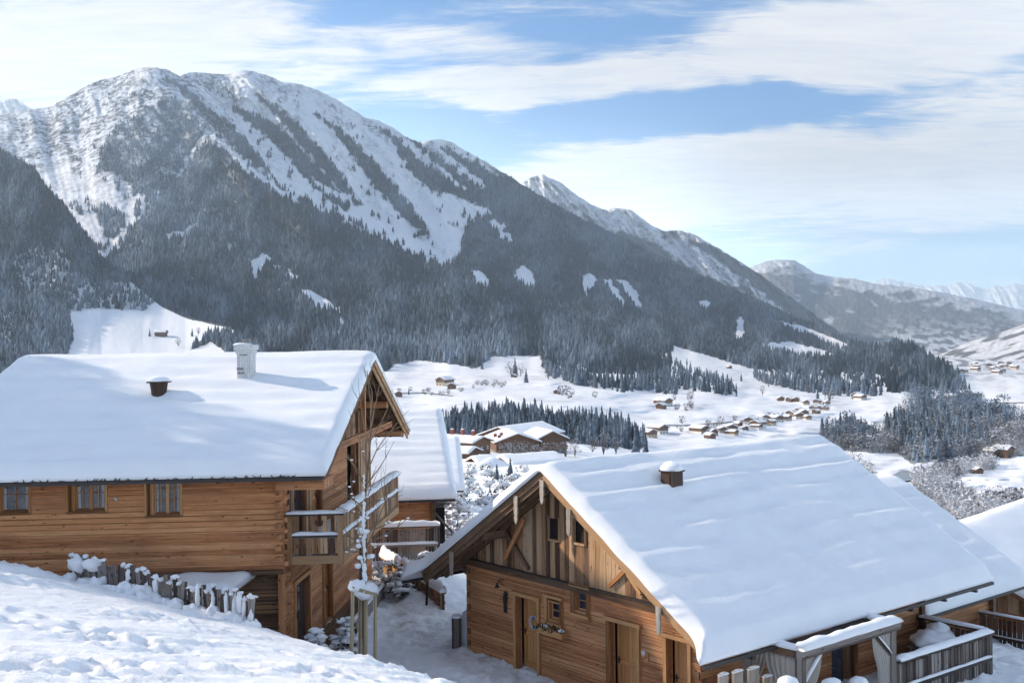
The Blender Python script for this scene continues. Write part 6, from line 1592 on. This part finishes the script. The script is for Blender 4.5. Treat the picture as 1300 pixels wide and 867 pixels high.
for i, (a, b) in enumerate(row):
    put(protos[(i + 1) % 3], '', 'tiny house of the little cluster just above the ridge of the big right-hand roof', 'house', 'houses just above the right roof ridge', vloc(a, b), rr.uniform(-.9, .9), rr.uniform(.7, 1.0))
for i, (a, b) in enumerate([(992, 509), (1001, 510), (1011, 510)]):
    put(protos[2], '', 'tiny dark barn in the row above the village on the snowfield', 'barn', 'dark barns above the village', vloc(a, b), rr.uniform(-.9, .9), 1.2)
singles = [(849, 516, 1, 1.3, 'broad farmhouse standing alone at the left edge of the right-hand snowfield'), (837, 519, 2, 1.2, 'small barn beside the broad farmhouse on the right-hand snowfield'), (843, 551, 1, 1.0, 'house half hidden by shrubs close above the vent of the right roof'), (829, 556, 0, .9, 'house at the edge of the frosted trees left of the shrub-hidden house'),
           (927, 468, 2, 1.3, 'lone barn high on the sloping snowfield under the mountain forest'), (559, 490, 0, 1.7, 'yellowish farmhouse on the snowy knoll above the middle chalet'), (573, 494, 2, 1.4, 'dark barn just right of the yellowish farmhouse'), (506, 504, 2, 1.2, 'small hut low on the snowfield next to the left chalet gable'), (651, 479, 2, .9, 'tiny hut at the foot of the bare trees on the knoll'), (706, 500, 2, .9, 'tiny hut at the foot of the bushy knoll right of the lone spruce'),
           (1086, 507, 0, 1.4, 'house under the frosted trees at the far end of the village'), (1097, 508, 1, 1.1, 'pale house at the far right end of the village'), (1243, 508, 1, 2.0, 'long farm building on the flat valley floor near the right edge'), (1216, 510, 0, 1.5, 'valley house left of the long farm building'), (1283, 578, 2, 1.3, 'dark riverside shed right beside the picture edge'), (1268, 580, 2, 1.2, 'dark riverside shed next to the river bend'), (1244, 601, 2, .7, 'small shed on the edge of the lower river field'),
           (211, 427, 2, 2.0, 'long reddish barn alone on the white clearing above the left roof'), (990, 411, 0, 1.7, 'left one of two white-roofed farms in the forest clearing'), (1010, 412, 1, 1.6, 'right one of two white-roofed farms in the forest clearing')]
for (a, b, k, s_, lab) in singles:
    if a == 211: Yv = float(spur_Y(np.array([a]), np.array([b]))[0]); loc = P(a, b, Yv)
    elif a in (990, 1010): Yv = float(mount_Y(np.array([a]), np.array([b]))[0]); loc = P(a, b, Yv)
    else: loc = vloc(a, b)
    put(protos[k], '', lab, 'house' if k != 2 else 'barn', None, loc, R(90) if a in (211, 1243) else rr.uniform(-.7, .7), s_)
for i in range(22):
    a, b = rr.uniform(1196, 1292), rr.uniform(462, 476); put(protos[i % 2], '', 'barely visible house of the far valley village near the right edge', 'house', 'far valley village', vloc(a, b), rr.uniform(-1, 1), 1.5)
used_names = None

# single conifers and bare trees
def tree_proto(kind, k):
    T = thing({'c': 'spruce_tree', 'b': 'bare_tree', 's': 'bush'}[kind], 'x', 'tree', (0, 0, 0))
    if kind == 'c': V, Fc = cone_tree(9, 9, .17, 60 + k); mat = 'conifer'
    elif kind == 'b': V, Fc = twig_bush(170, 80 + k, .22, .055, .33); mat = 'frost_tree'
    else: V, Fc = twig_bush(120, 90 + k, .02, .12, .5); mat = 'frost_tree'
    mesh_np('crown', V, None, Fc, [M[mat]], False, T, {'tint': np.full(len(V), .3 if kind == 'c' else .12)})
    m = MB()
    if kind == 'b':
        r = random.Random(k); m.tube([(0, 0, -.05), (0, 0, .45)], [.022, .012], 6)
        for q in range(9): a = r.uniform(0, 6.28); z = r.uniform(.2, .45); m.tube([(0, 0, z), (.22 * math.cos(a), .22 * math.sin(a), z + r.uniform(.2, .5))], [.009, .003], 4)
    else: m.tube([(0, 0, -.05), (0, 0, .3 if kind == 'c' else .12)], [.02, .012], 6)
    m.build('trunk', M['bark'], T); return T
TP = {k: [tree_proto(k, i) for i in range(3)] for k in 'cbs'}
def put_tree(kind, px, py, hpx, label, group=None, surf='v', Y=None, cat='tree'):
    if Y is not None: p = P(px, py, Y); Yv = Y
    else:
        Yv = float({'v': valley_Y, 'm': mount_Y, 's': spur_Y}[surf](np.array([px]), np.array([py]))[0]); p = P(px, py, Yv)
    return put(TP[kind][rr.randint(0, 2)], '', label, cat, group, p, rr.uniform(0, 6), hpx / FPX * Yv)
for a in [('c', 668, 486, 19, 'lone dark spruce on the snowy knoll right of the bare trees'), ('c', 654, 477, 24, 'tall dark spruce among the bare trees on the knoll'), ('c', 612, 469, 13, 'small spruce at the forest edge left of the knoll'), ('c', 1038, 508, 17, 'narrow dark spruce standing over the right end of the village'),
          ('c', 941, 484, 11, 'small spruce on the sloping snowfield above the blue shadow'), ('c', 519, 501, 9, 'tiny spruce beside the hut near the left chalet gable'), ('c', 695, 468, 36, 'tall spruce at the corner of the mountain forest above the knoll'), ('c', 872, 463, 9, 'tiny spruce at the top of the sloping snowfield'),
          ('b', 649, 479, 20, 'leftmost bare tree on the knoll'), ('b', 661, 478, 17, 'bare tree between the two knoll spruces'), ('b', 696, 482, 15, 'bare tree under the corner spruce'), ('b', 1053, 512, 20, 'frosted bare tree at the right end of the village'), ('b', 976, 492, 17, 'frosted bare tree in the middle of the sloping snowfield'), ('b', 968, 502, 12, 'small frosted tree on the blue-shaded part of the snowfield'), ('b', 1026, 500, 12, 'thin bare tree above the village barns'),
          ('s', 714, 502, 15, 'left bush of the bushy knoll'), ('s', 722, 506, 14, 'right bush of the bushy knoll'), ('s', 752, 492, 9, 'round bush on the slope below the mountain forest'), ('s', 755, 505, 8, 'bush below the round bush on the slope')]:
    put_tree(*a, cat='bush' if a[0] == 's' else 'tree')
for a in [('c', 190, 427, 10, 'lone small spruce left of the barn on the white clearing'), ('c', 244, 427, 11, 'dark spruce right of the barn on the white clearing'), ('b', 226, 440, 12, 'frosted tree below the barn on the white clearing'), ('b', 252, 425, 9, 'bare tree right of the clearing spruce')]:
    put_tree(*a, surf='s')
for i in range(46):
    j = rr.random()
    if j < .5: a, b = rr.uniform(890, 1060), 0; b = np.interp(a, [890, 940, 1000, 1060], [555, 546, 535, 522]) + rr.uniform(-9, 5)
    elif j < .75: a, b = rr.uniform(835, 960), rr.uniform(530, 552)
    else: a, b = rr.uniform(835, 880), rr.uniform(505, 525)
    put_tree('s' if i % 3 else 'b', a, b, rr.uniform(5, 10), 'small frosted bush or tree among the village houses', 'frosted garden trees of the village', cat='bush')
for i in range(26):
    a = rr.uniform(505, 640); b = np.interp(a, [505, 540, 565, 600, 640], [495, 499, 501, 490, 489]) + rr.uniform(-2, 3)
    put_tree('s', a, b, rr.uniform(4, 7), 'small dark bush of the hedge line crossing the snowy knoll', 'hedge bushes on the knoll', cat='bush')
# nearer trees around the lodges
near_t = [('b', 641, 592, 30, 262), ('b', 655, 594, 34, 250), ('b', 668, 592, 32, 255), ('b', 680, 590, 26, 270), ('b', 694, 583, 22, 300), ('b', 706, 584, 22, 300), ('b', 718, 582, 22, 300), ('b', 730, 580, 24, 310), ('b', 648, 588, 24, 290), ('b', 688, 588, 18, 262)]
for i, (k, a, b, h_, Yv) in enumerate(near_t):
    put_tree(k, a, b, h_, 'frosted leafless tree in front of the lodge walls', 'frosted trees before the lodges', Y=Yv)
for a in [('b', 752, 576, 24, 'frosted tree left of the dark spruce above the big roof ridge', 420), ('b', 766, 577, 27, 'rounded frosted tree just left of the dark spruce', 400), ('b', 782, 576, 22, 'low frosted tree touching the dark spruce', 410), ('c', 808, 575, 40, 'dark spruce rising over the ridge of the big right-hand roof', 400), ('c', 820, 576, 28, 'smaller spruce right behind the ridge spruce', 430)]:
    put_tree(*a[:5], Y=a[5])
def near_spruce(px, py, hpx, Y, label): put_tree('c', px, py, hpx, label, Y=Y)
near_spruce(631, 622, 34, 120, 'left young spruce in the snowy garden by the sharp-gabled cabin')
near_spruce(648, 612, 32, 130, 'right young spruce in the snowy garden by the sharp-gabled cabin')
near_spruce(622, 634, 18, 100, 'small spruce below the two young garden spruces')
# snow-smothered garden shrubs on the bank below the lodges
def mound_proto(k):
    T = thing('garden_shrub', 'x', 'shrub', (0, 0, 0)); m = MB(); r = random.Random(k)
    for q in range(6): m.blob((r.uniform(-.5, .5), r.uniform(-.5, .5), r.uniform(.1, .5)), r.uniform(.22, .5), r.uniform(.2, .45), r.uniform(.10, .22), q + k * 9, 14, 9, .6)
    m.build('snow_cushion', M['snow_cap'], T, smooth=True)
    V, Fc = twig_bush(70, 200 + k, .0, .12, .62); mesh_np('twigs', V, None, Fc, [M['conifer_near']], False, T, {'tint': np.full(len(V), .0)}); return T
GP = [mound_proto(k) for k in range(3)]
for i in range(34):
    a = rr.uniform(578, 668); b = rr.uniform(596, 668) if a < 620 else rr.uniform(594, 640)
    Yv = float(valley_Y(np.array([a]), np.array([b]))[0]); put(GP[i % 3], '', 'garden shrub smothered in snow on the bank below the lodges', 'shrub', 'snow-smothered garden shrubs', P(a, b, Yv), rr.uniform(0, 6), rr.uniform(.5, 1.0) * (1 + (Yv - 60) / 160))
for (a, b) in ((1088, 592), (1093, 598), (1100, 601), (1104, 604), (1078, 585), (1165, 625), (1172, 632), (1180, 640), (1192, 652)):
    put_tree('b', a, b + 6, rr.uniform(16, 24), 'brownish frosted bush rising right behind the far edge of the big roof', 'brownish bushes behind the big roof', cat='bush')

# two pylons on the valley floor
for (a, b, lab) in ((1261, 527, 'left faint steel pylon on the valley floor'), (1287, 531, 'right faint steel pylon on the valley floor')):
    p = vloc(a, b); H = 17 / FPX * p[1]; t = thing('power_pylon', lab, 'pylon', tuple(p)); m = MB(); w = H * .07
    for sx in (-1, 1):
        for sy in (-1, 1): m.beam(tuple(p + np.array([sx * w, sy * w, 0])), tuple(p + np.array([sx * w * .2, sy * w * .2, H])), .35, .35)
    for k in range(6):
        z0, z1 = H * k / 6, H * (k + 1) / 6; a0, a1 = w * (1 - .8 * k / 6), w * (1 - .8 * (k + 1) / 6)
        m.beam(tuple(p + np.array([-a0, 0, z0])), tuple(p + np.array([a1, 0, z1])), .2, .2); m.beam(tuple(p + np.array([a0, 0, z0])), tuple(p + np.array([-a1, 0, z1])), .2, .2)
    m.build('mast', M['steel'], t); m = MB()
    for f in (.72, .86): m.beam(tuple(p + np.array([-w * 2.4, 0, H * f])), tuple(p + np.array([w * 2.4, 0, H * f])), .35, .35)
    m.build('cross_arm', M['steel'], t)
# thin roads
def strip(name, pts, mat, lift=.5):
    pts = np.array(pts, float); xs = np.linspace(pts[0, 0], pts[-1, 0], 70); cy = np.interp(xs, pts[:, 0], pts[:, 1]); hw = np.interp(xs, pts[:, 0], pts[:, 2])
    a = P(xs, cy - hw, valley_Y(xs, cy - hw)); b = P(xs, cy + hw, valley_Y(xs, cy + hw)); a[:, 2] += lift; b[:, 2] += lift
    tag(mesh_np(name, np.stack([a, b]).reshape(-1, 3), grid_faces(2, 70), None, [M[mat]]), kind='structure')
strip('valley_road', [(838, 540, .5), (870, 540.5, .5), (914, 537.5, .5), (960, 533, .3)], 'road')
strip('valley_road', [(1212, 513.5, .35), (1250, 512, .35), (1330, 511, .4)], 'road')
strip('valley_road', [(500, 500, .4), (540, 499, .4), (575, 503, .3)], 'road')

# unseen bare trees added left of the frame to shade the left roof
V, Fc = twig_bush(3000, 301, .12, .032, .30)
ORD = ['first', 'second', 'third', 'fourth', 'fifth', 'sixth', 'seventh', 'eighth', 'ninth', 'tenth', 'eleventh', 'twelfth', 'thirteenth', 'fourteenth', 'fifteenth', 'sixteenth', 'seventeenth', 'eighteenth', 'nineteenth', 'twentieth', 'twenty-first', 'twenty-second', 'twenty-third', 'twenty-fourth']
for g_, what in (('village houses on the snowfield', 'tiny house from the left in the village across the snowfield'), ('houses just above the right roof ridge', 'tiny house from the left just above the big roof ridge'), ('dark barns above the village', 'tiny dark barn from the left above the village'), ('frosted trees before the lodges', 'frosted leafless tree from the left before the lodge walls'), ('far valley village', 'barely visible house from the left in the far valley village'), ('brownish bushes behind the big roof', 'brownish frosted bush from the left behind the big roof edge')):
    gs = sorted([q for q in sc.objects if q.get('group') == g_ and q.parent is None], key=lambda q: float(pix(np.array(q.location))[0]))
    for q, o_ in zip(gs, ORD): q['label'] = o_ + ' ' + what
for i, (x, y, top) in enumerate(((-40, 37.4, 16.0), (-40.5, 39.3, 13.8), (-41, 35.8, 14.6))):
    b = -5.5; T = thing('bare_tree', ('tallest', 'shortest', 'middle one')[i] + ' of three unseen broad bare trees added left of the view to shade the left roof', 'tree', (x, y, b), 'unseen shade-casting trees left of the view'); h_ = top - b
    W = V * np.array([9.5, 9.5, h_]); mesh_np('crown', W, None, Fc, [M['conifer_near']], False, T, {'tint': np.full(len(V), .2)})
    m = MB(); m.tube([(0, 0, -6), (0, 0, h_ * .7)], [.3, .1], 8); ob = m.build('trunk', M['bark']); ob.parent = T
